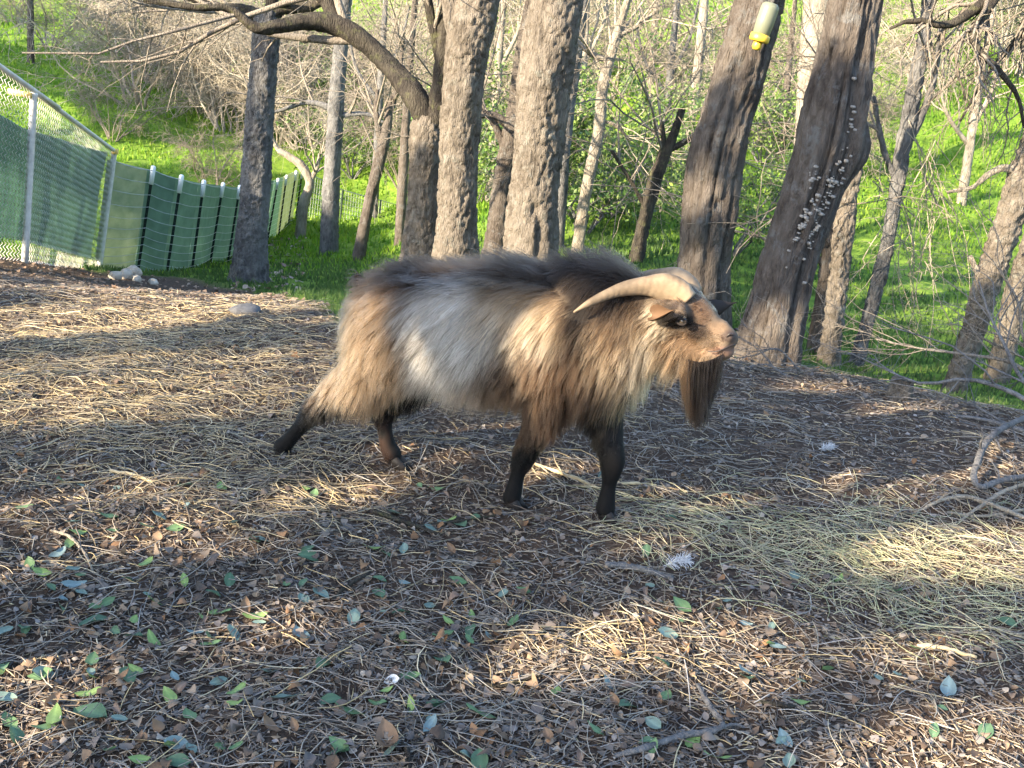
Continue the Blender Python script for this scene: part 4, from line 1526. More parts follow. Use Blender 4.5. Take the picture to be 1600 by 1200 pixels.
def horn(side):
    # px, py on the near flank, lateral, half height px, half thickness px
    pts = [(1072, 470, .030, 20, 15), (1058, 455, .036, 23, 16), (1035, 448, .050, 23, 14), (1005, 447, .072, 16, 11), (972, 452, .100, 11.5, 9), (945, 462, .125, 8.5, 7), (920, 474, .150, 6, 5), (896, 488, .172, 1.2, 1.2)]
    C = []
    for p in pts:
        if side > 0:
            P = gp(p[0], p[1], p[2])
        else:
            P = gp(p[0], p[1], p[2])
            P = P - 2 * GR * p[2]
        s_ = np.linalg.norm(P - EYE) / FPX
        C.append([*P, p[3] * s_, p[4] * s_])
    C = catmull(np.array(C), 46)
    T_ = nrm(np.gradient(C[:, :3], axis=0))
    rings = []
    th = np.arange(20) / 20 * 2 * np.pi
    for i, (c_, t_) in enumerate(zip(C, T_)):
        u = nrm(GUP + .45 * side * GR - ((GUP + .45 * side * GR) @ t_) * t_)
        w = np.cross(t_, u)
        ridge = 1 + .012 * math.sin(i * 1.7) * (1 - i / 46) + .02 * math.sin(i * .55 + 1)
        pr = np.sign(np.cos(th)) * np.abs(np.cos(th)) ** .85
        rings.append(c_[:3] + ridge * (u[None] * (pr * c_[3])[:, None] + w[None] * (np.sin(th) * c_[4])[:, None]))
    loft(rings, 'horn', 'horn', goat)


horn(1)
horn(-1)

# ---- ears
n = NT('ear')
MAT['ear'] = n.bsdf(n.attr('tint').outputs['Color'], .8, None, .15, .15)


def ear(base, tip, wid, upv, cols, cup):
    T_ = tip - base
    Lx = np.linalg.norm(T_)
    t_ = T_ / Lx
    w = nrm(upv - (upv @ t_) * t_)
    nn = np.cross(t_, w)
    nu, nv_ = 14, 9
    u, v = np.meshgrid(np.linspace(0, 1, nu), np.linspace(-1, 1, nv_), indexing='ij')
    prof = wid * (.45 * (1 - u) + .72 * np.sin(np.pi * u ** .62)) * (1 - u ** 3) + .0008
    P = base + t_ * (u * Lx)[..., None] + w * (v * prof)[..., None] + nn * (cup * (v ** 2 - .5) * prof + .10 * Lx * u ** 2)[..., None]
    i, j = np.meshgrid(np.arange(nu - 1), np.arange(nv_ - 1), indexing='ij')
    Qq = np.stack([i * nv_ + j, (i + 1) * nv_ + j, (i + 1) * nv_ + j + 1, i * nv_ + j + 1], -1).reshape(-1, 4)
    m = MB()
    m.add(P.reshape(-1, 3), Qq, None, np.array(cols[0]))
    m.add((P - nn * .005).reshape(-1, 3), Qq[:, ::-1], None, np.array(cols[1]))
    return m.build('ear', 'ear', goat)


ear(gp(1016, 492, .085), gp(1057, 487, .150), .023, nrm(GUP * .9 - .5 * GR), ((.12, .072, .044), (.016, .012, .011)), 1.1)
ear(gp(1106, 488, -.045), gp(1147, 472, -.15), .028, nrm(GUP - .2 * GA), ((.025, .020, .018), (.03, .022, .02)), -.7)

# ---- eyes
n = NT('eye')
MAT['eye'] = n.bsdf((.05, .035, .02), .08, None, .6)
n = NT('eye_iris')
MAT['iris'] = n.bsdf((.045, .040, .035), .08, None, .6)
for sd in (1, -1):
    p = gp(1066, 502, .080)
    p = p if sd > 0 else p - 2 * GR * .080
    bm = bmesh.new()
    bmesh.ops.create_uvsphere(bm, u_segments=20, v_segments=12, radius=.0125, matrix=Matrix.Translation(p - GR * sd * .004))
    me = bpy.data.meshes.new('eye')
    bm.to_mesh(me)
    bm.free()
    me.polygons.foreach_set('use_smooth', [True] * len(me.polygons))
    ey = link('eye', me, 'iris', goat)
    pm = MB().box(p + GR * sd * .0072, (.011, .004, .0042), None, np.stack([GA, GR, GUP], -1)).build('pupil', 'eye', ey)
    # lids
    th = np.linspace(0, np.pi, 9)
    for q in (1, -1):
        arc = np.array([p + GR * sd * (.006 + .003 * math.sin(a_)) + GA * .0135 * math.cos(a_) + GUP * q * .0085 * math.sin(a_) for a_ in th])
        MB().tubes(arc[None], np.full((1, 9), .0032), 6, np.array([[.02, .016, .015]])).build('eyelid', 'ear', goat)

# nostrils and mouth line
n = NT('nose_skin')
MAT['nose'] = n.bsdf((.02, .014, .013), .5, None, .4)
n = NT('lip')
MAT['lip'] = n.bsdf((.42, .24, .20), .55, None, .3)
for sd in (1, -1):
    arc = np.array([gp(1135 + 11 * t, 527 - 6 * math.sin(t * 2.6) + 1 * t, .040 - .008 * t) - (2 * GR * (.040 - .008 * t) if sd < 0 else 0) for t in np.linspace(0, 1, 7)])
    MB().tubes(arc[None], np.array([[.001, .0028, .0038, .004, .0036, .0028, .001]]), 8).build('nostril', 'nose', goat)
    arc = np.array([gp(1106 + 42 * t, 549 - 9 * t ** 1.4 + 2.0 * math.sin(5 * t), .043 - .03 * t ** 3) - (2 * GR * (.043 - .03 * t ** 3) if sd < 0 else 0) for t in np.linspace(0, 1, 10)])
    MB().tubes(arc[None], np.linspace(.0015, .0028, 10)[None], 6).build('mouth_line', 'nose', goat)

# ---- cloven hooves
n = NT('hoof')
MAT['hoof'] = n.bsdf(n.ramp(n.noise(n.coord('Object'), 50, 4), [(.3, (.012, .010, .009)), (.7, (.035, .03, .027))]), .6)
for k, (chn, tilt) in {'nh': ('near_hind', .5), 'fh': ('far_hind', 0), 'nf': ('near_fore', 0), 'ff': ('far_fore', 0)}.items():
    endp = dict(CH)[chn][-1]
    top = endp[:3]
    ft = FOOT[k].copy()
    if k == 'nh':
        ft = ft + GA * .015
    fw = nrm(GA + (-GUP * .4 if tilt else 0))
    ho = None
    m = MB()
    for sd in (1, -1):
        rings = []
        for f, lf_, wf_, sh in ((0, .020, .011, 0), (.4, .024, .0125, .004), (1.0, .031, .0145, .012)):
            c_ = top * (1 - f) + (ft + GUP * .002) * f + GR * sd * .0135 + fw * sh
            th = np.arange(12) / 12 * 2 * np.pi
            ex = np.where(np.cos(th) > 0, 1.25, .8)
            rings.append(c_ + (fw[None] * (np.cos(th) * ex * lf_)[:, None] + GR[None] * (np.sin(th) * wf_)[:, None]))
        loft(rings, 'hoof', 'hoof', goat)

# ------------------------------------------------------------------ oaks outside the frame whose leaves shade the yard
LIT = []


def lit_ground(*pp):
    LIT.append(qof(np.array([hit(*p) for p in pp])))


def lit_goat(lat, *pp):
    LIT.append(qof(np.array([gp(p[0], p[1], lat) for p in pp])))


def lit_at(Y, *pp):
    LIT.append(qof(np.array([at(p[0], p[1], Y) for p in pp])))


lit_ground((-40, 486), (120, 470), (180, 440), (330, 446), (440, 462), (540, 484), (545, 508), (420, 500), (300, 508), (180, 545), (-40, 545))
lit_ground((-40, 575), (120, 560), (250, 556), (400, 545), (540, 530), (520, 600), (470, 640), (300, 655), (120, 668), (-40, 660))
lit_ground((150, 735), (260, 728), (250, 748), (150, 752))
lit_ground((430, 780), (560, 745), (620, 750), (600, 782), (440, 800))
lit_ground((600, 690), (760, 668), (790, 700), (640, 730))
lit_ground((830, 720), (930, 735), (930, 765), (840, 760))
lit_ground((-40, 885), (70, 888), (60, 905), (-40, 915))
lit_ground((380, 960), (480, 946), (545, 972), (480, 1000), (390, 1008))
lit_ground((620, 955), (720, 940), (700, 962))
lit_ground((770, 1062), (810, 1000), (930, 975), (1050, 985), (1150, 960), (1220, 985), (1200, 1008), (1000, 1042), (860, 1068))
lit_ground((1310, 1030), (1420, 1005), (1540, 1012), (1545, 1035), (1400, 1040))
lit_ground((1300, 1170), (1400, 1120), (1520, 1105), (1640, 1108), (1640, 1175), (1500, 1195), (1400, 1230), (1300, 1230))
lit_ground((1330, 880), (1420, 835), (1640, 830), (1640, 905), (1500, 900))
lit_ground((990, 850), (1100, 835), (1110, 850), (1000, 866))
lit_ground((1130, 780), (1185, 780), (1185, 795), (1130, 795))
lit_ground((1010, 640), (1090, 630), (1100, 655), (1020, 660))
lit_ground((1225, 596), (1330, 602), (1330, 615), (1230, 610))
lit_ground((1360, 630), (1460, 632), (1480, 660), (1370, 650))
lit_ground((60, 1015), (110, 1010), (105, 1030), (60, 1030))
# the goat: head, neck, fore flank, thigh, fore-leg feathering
lit_goat(.13, (930, 490), (985, 420), (1060, 420), (1160, 500), (1165, 570), (1090, 590), (1040, 610), (990, 620), (930, 600), (915, 540))
lit_goat(.20, (730, 470), (780, 425), (860, 435), (865, 510), (840, 575), (790, 605), (740, 570))
lit_goat(.14, (540, 500), (570, 450), (600, 470), (600, 560), (570, 610), (500, 625), (480, 600))
lit_goat(.13, (800, 640), (850, 630), (860, 690), (800, 700))
lit_goat(.15, (660, 545), (720, 540), (730, 600), (680, 620))
lit_goat(.05, (640, 395), (800, 395), (800, 415), (640, 420))
# sunlit trunks and the feet of the two dark oaks
lit_at(9.8, (640, 440), (640, 150), (690, -30), (770, -30), (760, 440))
lit_at(9.2, (770, 440), (790, 200), (810, -30), (920, -30), (900, 440))
lit_at(6.05, (1130, 615), (1180, 480), (1262, 480), (1262, 570), (1250, 615))
lit_at(6.15, (1290, 60), (1340, -40), (1390, -40), (1360, 90))
lit_at(7.9, (1070, 480), (1070, 420), (1140, 420), (1140, 480))
lit_at(7.9, (1130, 130), (1170, -30), (1230, -30), (1200, 130))
lit_at(8.1, (1270, 600), (1300, 400), (1330, 200), (1360, 200), (1340, 400), (1310, 600))

lit_at(31, (190, -20), (520, -20), (520, 95), (380, 105), (215, 95))
lit_at(35, (190, -20), (520, -20), (520, 95), (380, 105), (215, 95))
SHD = []      # polygon in q, leaves per m2, height range, leaf size
SHD.append((qof(np.array([hit(-120, 470), hit(300, 447), hit(540, 484), np.array([.5, 6.6, 0]), np.array([3.4, 8.2, 0]), np.array([5.6, 8.0, 0]), hit(1720, 700), hit(1700, 1260), hit(-100, 1260)])), 900, (2.6, 6.0), .12))
SHD.append((qof(np.array([at(p[0], p[1], 6.15) for p in [(1185, 500), (1225, 380), (1270, 230), (1290, 90), (1350, 100), (1350, 200), (1310, 330), (1270, 470)]])), 260, (3.5, 7.5), .18))
SHD.append((qof(np.array([at(p[0], p[1], 7.9) for p in [(1055, 430), (1070, 280), (1120, 130), (1210, 110), (1180, 260), (1150, 430)]])), 230, (4, 8), .18))
SHD.append((qof(np.array([at(p[0], p[1], 12.0) for p in [(360, 450), (370, 250), (390, 0), (440, 0), (435, 250), (425, 450)]])), 150, (4, 9), .22))
SHD.append((qof(np.array([at(240, 258, 13.6), at(380, 286, 17.6), at(440, 275, 22), at(440, 372, 22), at(370, 420, 17.6), at(240, 432, 13.6)])), 110, (4, 9), .24))
SHD.append((qof(np.array([hit(*p) for p in [(-60, 60), (40, 75), (170, 70), (260, 90), (430, 110), (470, 220), (380, 235), (180, 212), (120, 160), (-60, 115)]])), 110, (6, 12), .30))
SHD.append((qof(np.array([hit(*p) for p in [(190, 254), (470, 272), (520, 300), (440, 300), (250, 290)]])), 60, (5, 10), .30))
SHD.append((qof(np.array([hit(*p) for p in [(405, 400), (470, 370), (560, 385), (620, 400), (560, 480), (430, 462)]])), 70, (5, 10), .28))
SHD.append((qof(np.array([[-1.5, 6.9, -.3], [-.5, 12, -.9], [2.2, 12, -.8], [3.2, 7.6, -.4]])), 130, (4, 9), .2))
SHD.append((qof(np.array([hit(*p) for p in [(1180, 560), (1250, 480), (1420, 500), (1620, 560), (1640, 640), (1500, 640), (1300, 600)]])), 130, (4, 9), .2))
SHD.append((qof(np.array([hit(*p) for p in [(1000, 480), (1040, 420), (1180, 400), (1330, 470), (1420, 600), (1300, 600), (1180, 590)]])), 110, (5, 10), .24))
rg = np.random.default_rng(404)
SP, SS = [], []
for poly, den, zr, size in SHD:
    lo, hi = poly.min(0), poly.max(0)
    x, y = poly[:, 0], poly[:, 1]
    N = int(den * np.prod(hi - lo))
    q = rg.uniform(lo, hi, (N, 2))
    q = q[inpoly(q, poly)]
    # loose dapple: holes in the foliage
    hole = fbm(np.stack([q[:, 0] * .9, q[:, 1] * 1.6, 0 * q[:, 0]], -1), 17, 3)
    q = q[hole < .74]
    n_ = len(q)
    a_ = nrm(rg.normal(size=(n_, 3)))
    b_ = nrm(np.cross(a_, rg.normal(size=(n_, 3))))
    u_ = np.cross(a_, b_)
    L_ = (size * rg.uniform(.7, 1.3, n_))[:, None]
    OF = np.stack([-a_ * L_ * .5, b_ * L_ * .3 + u_ * L_ * .08, a_ * L_ * .5, -b_ * L_ * .3 + u_ * L_ * .08], 1)
    kp = np.ones(n_, bool)
    for c4 in range(5):
        qq = q + (qof(OF[:, c4]) if c4 < 4 else 0)
        for P_ in LIT:
            kp &= ~inpoly(qq, P_)
    q, OF = q[kp], OF[kp]
    z = rg.uniform(zr[0], zr[1], len(q))
    for it in range(12):
        P = np.concatenate([q - DH * (z / math.tan(SUN_EL))[:, None], z[:, None]], 1)
        pr = proj(P)
        vis = (pr[:, 2] > 0) & (pr[:, 0] > -120) & (pr[:, 0] < 1720) & (pr[:, 1] > -90)
        if not vis.any():
            break
        z[vis] += 1.2
    P, OF = P[~vis], OF[~vis]
    SP.append(P)
    SS.append(OF)
SP = np.concatenate(SP)
SS = np.concatenate(SS)
# trunk sites among the leaves, all out of view
gzv = zt(SP[:, 0], SP[:, 1], False)
pb = proj(np.stack([SP[:, 0], SP[:, 1], gzv + .5], -1))
okb = (pb[:, 2] < 0) | (pb[:, 0] < -250) | (pb[:, 0] > 1900)
cand = SP[okb][:, :2]
sites = [cand[0]]
for k in range(13):
    d = np.min([np.hypot(*(cand - s_).T) for s_ in sites], axis=0)
    sites.append(cand[np.argmax(d)])
sites = np.array(sites)
own = np.argmin(((SP[:, None, :2] - sites[None]) ** 2).sum(-1), 1)
for k in range(len(sites)):
    m = own == k
    if m.sum() < 60:
        continue
    P, OF = SP[m], SS[m]
    n_ = len(P)
    base = ground(*sites[k])
    e = empty('leafy_oak', base, 'leafy oak standing outside the picture, shading the ground', 'tree', 'leafy oaks outside the frame')
    e['label'] = 'leafy oak standing outside the picture whose crown shades the yard'
    bpy.context.view_layer.update()
    top = np.array([base[0], base[1], np.median(P[:, 2]) + .5])
    C = np.linspace(base - [0, 0, .2], top, 8) + rg.normal(0, .05, (8, 3))
    mb, _ = trunk_mb(C, np.linspace(.15, .08, 8), 20, .12, .008, 90 + k)
    mb.build('trunk', 'bark_dark', e)
    dn_ = np.hypot(P[:, 0] - base[0], P[:, 1] - base[1])
    nr_ = np.argsort(dn_)[:max(40, n_ // 4)]
    tg = P[nr_[rg.integers(0, len(nr_), 16)]]
    lb = np.array([catmull([C[4 + (j % 3)], .5 * (C[4 + (j % 3)] + t_) + [0, 0, .25], t_], 8) for j, t_ in enumerate(tg)])
    MB().tubes(lb, np.linspace(.035, .008, 8)[None].repeat(16, 0), 5).build('limbs', 'twig_brown', e)
    V = P[:, None, :] + OF
    ix = np.arange(n_) * 4
    Tt = np.concatenate([np.stack([ix, ix + 1, ix + 2], -1), np.stack([ix, ix + 2, ix + 3], -1)])
    cc = np.asarray(GREEN)[rg.integers(0, len(GREEN), n_)]
    MB().add(V.reshape(-1, 3), None, Tt, np.repeat(cc, 4, 0)).build('crown', 'foliage', e)
print('shade leaves', len(SP))

# ------------------------------------------------------------------ grass of the gully and hillside
rg = np.random.default_rng(11)
N = 170000
bear = rg.uniform(-.62, .60, N)
yy = 5.0 * (56 / 5.0) ** (rg.random(N) ** .75)
# thin, trampled near the yard
xx = bear * yy
keep = grass_amt(xx, yy) > rg.uniform(.15, .8, N)
xx, yy = xx[keep], yy[keep]
keep = fbm(np.stack([xx * .8, yy * .8, 0 * xx], -1), 77, 3) > -.75
xx, yy = xx[keep], yy[keep]
N = len(xx)
zz = zt(xx, yy)
hgt = (.025 + .0030 * yy) * rg.uniform(.5, 1.4, N)
wd = (.0035 + .0009 * yy) * rg.uniform(.7, 1.3, N)
a = rg.uniform(0, 6.28, N)
lean = rg.normal(0, .35, (N, 2))
b0 = np.stack([xx - np.cos(a) * wd, yy - np.sin(a) * wd, zz - .01], -1)
b1 = np.stack([xx + np.cos(a) * wd, yy + np.sin(a) * wd, zz - .01], -1)
tp_ = np.stack([xx + lean[:, 0] * hgt, yy + lean[:, 1] * hgt, zz + hgt], -1)
V = np.stack([b0, b1, tp_], 1).reshape(-1, 3)
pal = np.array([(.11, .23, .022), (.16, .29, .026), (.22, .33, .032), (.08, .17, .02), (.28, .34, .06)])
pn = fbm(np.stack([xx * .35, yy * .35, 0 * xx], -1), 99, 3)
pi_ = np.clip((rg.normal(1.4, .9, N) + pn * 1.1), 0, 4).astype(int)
gully_shade = np.array([(.065, .120, .034), (.085, .145, .038), (.055, .10, .03), (.12, .155, .05), (.075, .12, .042)])  # gully shade put into the blade colours, darker and less yellow
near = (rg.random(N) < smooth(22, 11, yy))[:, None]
cc = np.where(near, gully_shade[pi_], pal[pi_]) * rg.uniform(.8, 1.2, (N, 1))
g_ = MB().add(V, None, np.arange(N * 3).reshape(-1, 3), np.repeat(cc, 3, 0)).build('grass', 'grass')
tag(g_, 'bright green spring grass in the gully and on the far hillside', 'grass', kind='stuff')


# ------------------------------------------------------------------ litter on the yard
def yard_pts(N, ymax=7.5, pw=1.0, ymin=1.5, wide=.62):
    y = ymin + (ymax - ymin) * rg.random(N) ** pw
    x = rg.uniform(-wide, wide, N) * y * 1.0 + rg.normal(0, .15, N)
    k = grass_amt(x, y) < rg.uniform(.25, .6, N)
    return x[k], y[k]


def ell(x, y, px, py, rx, ry):
    c_ = hit(px, py)
    e1, e2 = hit(px + rx, py), hit(px, py - ry)
    return np.exp(-(((x - c_[0]) / max(abs(e1[0] - c_[0]), .05)) ** 2 + ((y - c_[1]) / max(abs(e2[1] - c_[1]), .05)) ** 2))


def gold(x, y):
    d = ell(x, y, 200, 600, 380, 75) + .7 * ell(x, y, 250, 500, 330, 40) + .6 * ell(x, y, 880, 745, 90, 25) + .5 * ell(x, y, 450, 770, 180, 40) + .45 * ell(x, y, 950, 1010, 200, 40)
    return d


def hay(x, y):
    return (.95 * ell(x, y, 1420, 870, 250, 55) + .5 * ell(x, y, 1120, 830, 140, 35) + .4 * ell(x, y, 1530, 980, 160, 50)) * (.55 + .8 * smooth(-.2, .5, fbm(np.stack([x * 2.5, y * 2.5, 0 * x], -1), 41, 2)))


def chipz(x, y):
    return ell(x, y, 900, 920, 330, 70) + .8 * ell(x, y, 1300, 720, 300, 60) + .5 * ell(x, y, 1000, 600, 300, 60) + .8 * ell(x, y, 700, 830, 200, 35)


WEATH = np.array([(.30, .265, .22), (.38, .34, .28), (.24, .21, .18), (.19, .165, .145), (.34, .31, .28), (.16, .13, .11)])
STRAW = np.array([(.50, .38, .20), (.60, .48, .29), (.42, .33, .20), (.30, .25, .19), (.56, .47, .32), (.24, .19, .14)])
HAYC = np.array([(.52, .47, .28), (.40, .40, .23), (.60, .54, .35), (.30, .31, .18), (.50, .43, .29), (.28, .23, .16)])


def straws(x, y, Lr, rr, lift, pal, K=5, bend=.35):
    N = len(x)
    th = rg.uniform(0, 2 * np.pi, N)
    L = rg.uniform(Lr[0], Lr[1], N) * rg.uniform(.5, 1, N)
    kap = rg.normal(0, bend, N) * 2
    t = np.linspace(-.5, .5, K)
    ang = th[:, None] + kap[:, None] * t[None]
    stp = (L / (K - 1))[:, None]
    X = x[:, None] + np.cumsum(np.cos(ang) * stp, 1)
    Yy = y[:, None] + np.cumsum(np.sin(ang) * stp, 1)
    tilt = rg.normal(0, .05, N)
    base = rg.uniform(.001, 1.0, N) ** 1.5 * lift
    Z = zt(X, Yy) + base[:, None] + (t[None] * tilt[:, None] * L[:, None]) + .10 * L[:, None] * np.abs(rg.normal(0, .5, N))[:, None] * np.cos(t * np.pi)[None] * .6
    Z = np.maximum(Z, zt(X, Yy) + .0008)
    R = rg.uniform(rr[0], rr[1], N)[:, None] * np.ones(K)[None]
    R[:, -1] *= .6
    c_ = pal[rg.integers(0, len(pal), N)] * rg.uniform(.7, 1.25, (N, 1))
    return np.stack([X, Yy, Z], -1), R, c_


mb = MB()
x, y = yard_pts(60000, 7.6, 1.15)
w = .10 + .9 * np.clip(gold(x, y), 0, 1) + .25 * (fbm(np.stack([x * 1.3, y * 1.3, 0 * x], -1), 5, 2) > .2) - .08 * np.clip(chipz(x, y), 0, 1)
w = w + .10
k = rg.random(len(x)) < w * .62
mb.tubes(*straws(x[k], y[k], (.03, .20), (.0006, .0016), .012, STRAW, bend=.26)[:2], sides=3, col=None, cap=False) if False else None
P, R, c_ = straws(x[k], y[k], (.05, .26), (.0007, .0017), .022, STRAW)
old = rg.random(len(c_)) > np.clip(gold(x[k], y[k]) * 1.7 + .12, 0, 1)
c_[old] = WEATH[rg.integers(0, len(WEATH), old.sum())] * rg.uniform(.7, 1.2, (old.sum(), 1))
mb.tubes(P, R, 3, c_, cap=False)
n1 = k.sum()
x, y = yard_pts(70000, 7.6, 1.15)
k = rg.random(len(x)) < .12 + .8 * np.clip(gold(x, y), 0, 1)
P, R, c_ = straws(x[k], y[k], (.012, .07), (.0006, .0018), .010, STRAW, K=3, bend=.15)
mb.tubes(P, R, 3, c_, cap=False)
x, y = yard_pts(60000, 4.2, .8)
k = rg.random(len(x)) < np.clip(hay(x, y), 0, 1) * .85
P, R, c_ = straws(x[k], y[k], (.06, .28), (.0006, .0014), .035, HAYC, bend=.5)
mb.tubes(P, R, 3, c_, cap=False)
print('straws', n1, k.sum())
so = mb.build('straw_litter', 'straw')
tag(so, 'loose golden straw and greenish hay strewn over the yard', 'straw', kind='stuff')

# short fibres and chips
mb = MB()
x, y = yard_pts(80000, 8.5, 1.25)
P, R, c_ = straws(x, y, (.012, .06), (.0008, .0024), .008, np.array([(.16, .12, .09), (.24, .185, .135), (.09, .07, .058), (.34, .27, .20), (.21, .18, .155), (.13, .12, .12)]), K=3, bend=.3)
mb.tubes(P, R, 3, c_, cap=False)
tag(mb.build('bark_chips', 'straw'), 'short brown bark and twig fragments covering the yard', 'chips', kind='stuff')


def leaf_mb(x, y, Lr, pal, asp=(.3, .5), lift=.012, curl=.5, tilt=.35):
    N = len(x)
    nu, nv_ = 5, 3
    u = np.linspace(0, 1, nu)
    v = np.linspace(-1, 1, nv_)
    prof = np.sin(np.pi * u ** .85) ** .8
    prof[0], prof[-1] = .06, .03
    L = rg.uniform(Lr[0], Lr[1], N)
    as_ = rg.uniform(asp[0], asp[1], N)
    cu = rg.normal(0, curl, N)
    cv = rg.normal(.15, curl * .6, N)
    lx = (u - .5)[None, :, None] * np.ones((N, 1, nv_))
    ly = prof[None, :, None] * v[None, None, :] * as_[:, None, None]
    lz = cu[:, None, None] * ((u - .5) ** 2)[None, :, None] * 1.2 + cv[:, None, None] * (ly ** 2) * 2.5
    loc = np.stack([lx, ly, lz], -1) * L[:, None, None, None]
    th = rg.uniform(0, 2 * np.pi, N)
    tx, ty = rg.normal(0, tilt, N), rg.normal(0, tilt, N)
    ct, st_ = np.cos(th), np.sin(th)
    Rz = np.zeros((N, 3, 3))
    Rz[:, 0, 0], Rz[:, 0, 1], Rz[:, 1, 0], Rz[:, 1, 1], Rz[:, 2, 2] = ct, -st_, st_, ct, 1
    Rx = np.zeros((N, 3, 3))
    Rx[:, 0, 0], Rx[:, 1, 1], Rx[:, 1, 2], Rx[:, 2, 1], Rx[:, 2, 2] = 1, np.cos(tx), -np.sin(tx), np.sin(tx), np.cos(tx)
    Ry = np.zeros((N, 3, 3))
    Ry[:, 1, 1], Ry[:, 0, 0], Ry[:, 0, 2], Ry[:, 2, 0], Ry[:, 2, 2] = 1, np.cos(ty), np.sin(ty), -np.sin(ty), np.cos(ty)
    Rt = Rx @ Ry @ Rz
    W = np.einsum('nij,nuvj->nuvi', Rt, loc)
    W[..., 2] -= W[..., 2].min((1, 2), keepdims=True) * .75
    W = W + np.stack([x, y, zt(x, y) + rg.uniform(0, lift, N)], -1)[:, None, None, :]
    ni, ui, vi = np.meshgrid(np.arange(N), np.arange(nu - 1), np.arange(nv_ - 1), indexing='ij')
    b = ni * nu * nv_ + ui * nv_ + vi
    Qq = np.stack([b, b + nv_, b + nv_ + 1, b + 1], -1).reshape(-1, 4)
    c_ = pal[rg.integers(0, len(pal), N)] * rg.uniform(.7, 1.25, (N, 1))
    return W.reshape(-1, 3), Qq, None, np.repeat(c_, nu * nv_, 0)


x, y = yard_pts(9000, 8.0, 1.15)
k = rg.random(len(x)) < .22 + .4 * (x < .2) * (y < 3.2)
x, y = x[k], y[k]
m1 = leaf_mb(x, y, (.010, .038), np.array([(.13, .088, .06), (.19, .13, .085), (.10, .072, .055), (.24, .18, .13), (.18, .145, .12), (.13, .11, .10), (.21, .12, .065)]), curl=.9)
mb = MB().add(*m1)
x, y = yard_pts(15000, 6.5, 1.2)
mb.add(*leaf_mb(x, y, (.007, .024), np.array([(.16, .125, .10), (.24, .195, .16), (.11, .085, .07), (.30, .25, .20), (.20, .175, .16), (.14, .105, .08), (.27, .19, .12)]), lift=.006, curl=.6, tilt=.22))
x, y = yard_pts(6500, 14.0, .9, 6.0)
mb.add(*leaf_mb(x, y, (.02, .055), np.array([(.19, .125, .085), (.25, .17, .115), (.13, .095, .072), (.29, .215, .155)]), tilt=.2, lift=.004))
x, y = rg.uniform(-5.5, -1.2, 2500), rg.uniform(9, 22, 2500)
k = np.abs(x / y + .235) < .035
mb.add(*leaf_mb(x[k], y[k], (.04, .09), np.array([(.22, .16, .12), (.30, .24, .19)])))
tag(mb.build('leaf_litter', 'leaf_litter'), 'dry brown fallen leaves scattered over the yard and slope', 'leaf litter', kind='stuff')

# ------------------------------------------------------------------ single leaves, sticks and feathers on the yard
rg = np.random.default_rng(808)


def one_leaf(seed, asp, cu, cv, col):
    nu, nv_ = 7, 5
    u, v = np.meshgrid(np.linspace(0, 1, nu), np.linspace(-1, 1, nv_), indexing='ij')
    prof = np.sin(np.pi * u ** .9) ** .75
    prof[0], prof[-1] = .05, .04
    X, Y_ = u - .5, prof * v * asp
    Z = cu * X ** 2 - .10 * asp * (1 - np.abs(v)) + cv * Y_ ** 2 + .03 * np.sin(9 * u + seed) * v
    P = np.stack([X, Y_, Z], -1)
    i, j = np.meshgrid(np.arange(nu - 1), np.arange(nv_ - 1), indexing='ij')
    Qq = np.stack([i * nv_ + j, (i + 1) * nv_ + j, (i + 1) * nv_ + j + 1, i * nv_ + j + 1], -1).reshape(-1, 4)
    cc = np.tile(np.array(col), (nu * nv_, 1)) * (1 + .35 * (np.abs(v.reshape(-1, 1)) < .1))
    me = MB().add(P.reshape(-1, 3), Qq, None, cc).mesh('leaf')
    me.materials.append(MAT['leaf'])
    return me


LV = [one_leaf(1, .24, .35, .5, (.10, .17, .075)), one_leaf(2, .28, -.3, .8, (.075, .135, .075)), one_leaf(3, .22, .5, -.4, (.17, .25, .08)),
      one_leaf(4, .26, .2, 1.0, (.14, .20, .17)), one_leaf(5, .25, .6, .6, (.16, .22, .22))]
LB = [one_leaf(6, .24, 1.3, 2.2, (.17, .105, .062)), one_leaf(7, .22, -1.3, 2.6, (.15, .105, .08))]


def put_leaf(px, py, size, me, name, label, group, tilt=.22, lift=.012):
    p = hit(px, py)
    o = bpy.data.objects.new(name, me)
    COL.objects.link(o)
    o.location = p + np.array([0, 0, lift])
    o.scale = (size, size * rg.uniform(.9, 1.2), size)
    o.rotation_euler = (rg.normal(0, tilt), rg.normal(0, tilt), rg.uniform(0, 6.28))
    tag(o, label, 'leaf', group)
    return o


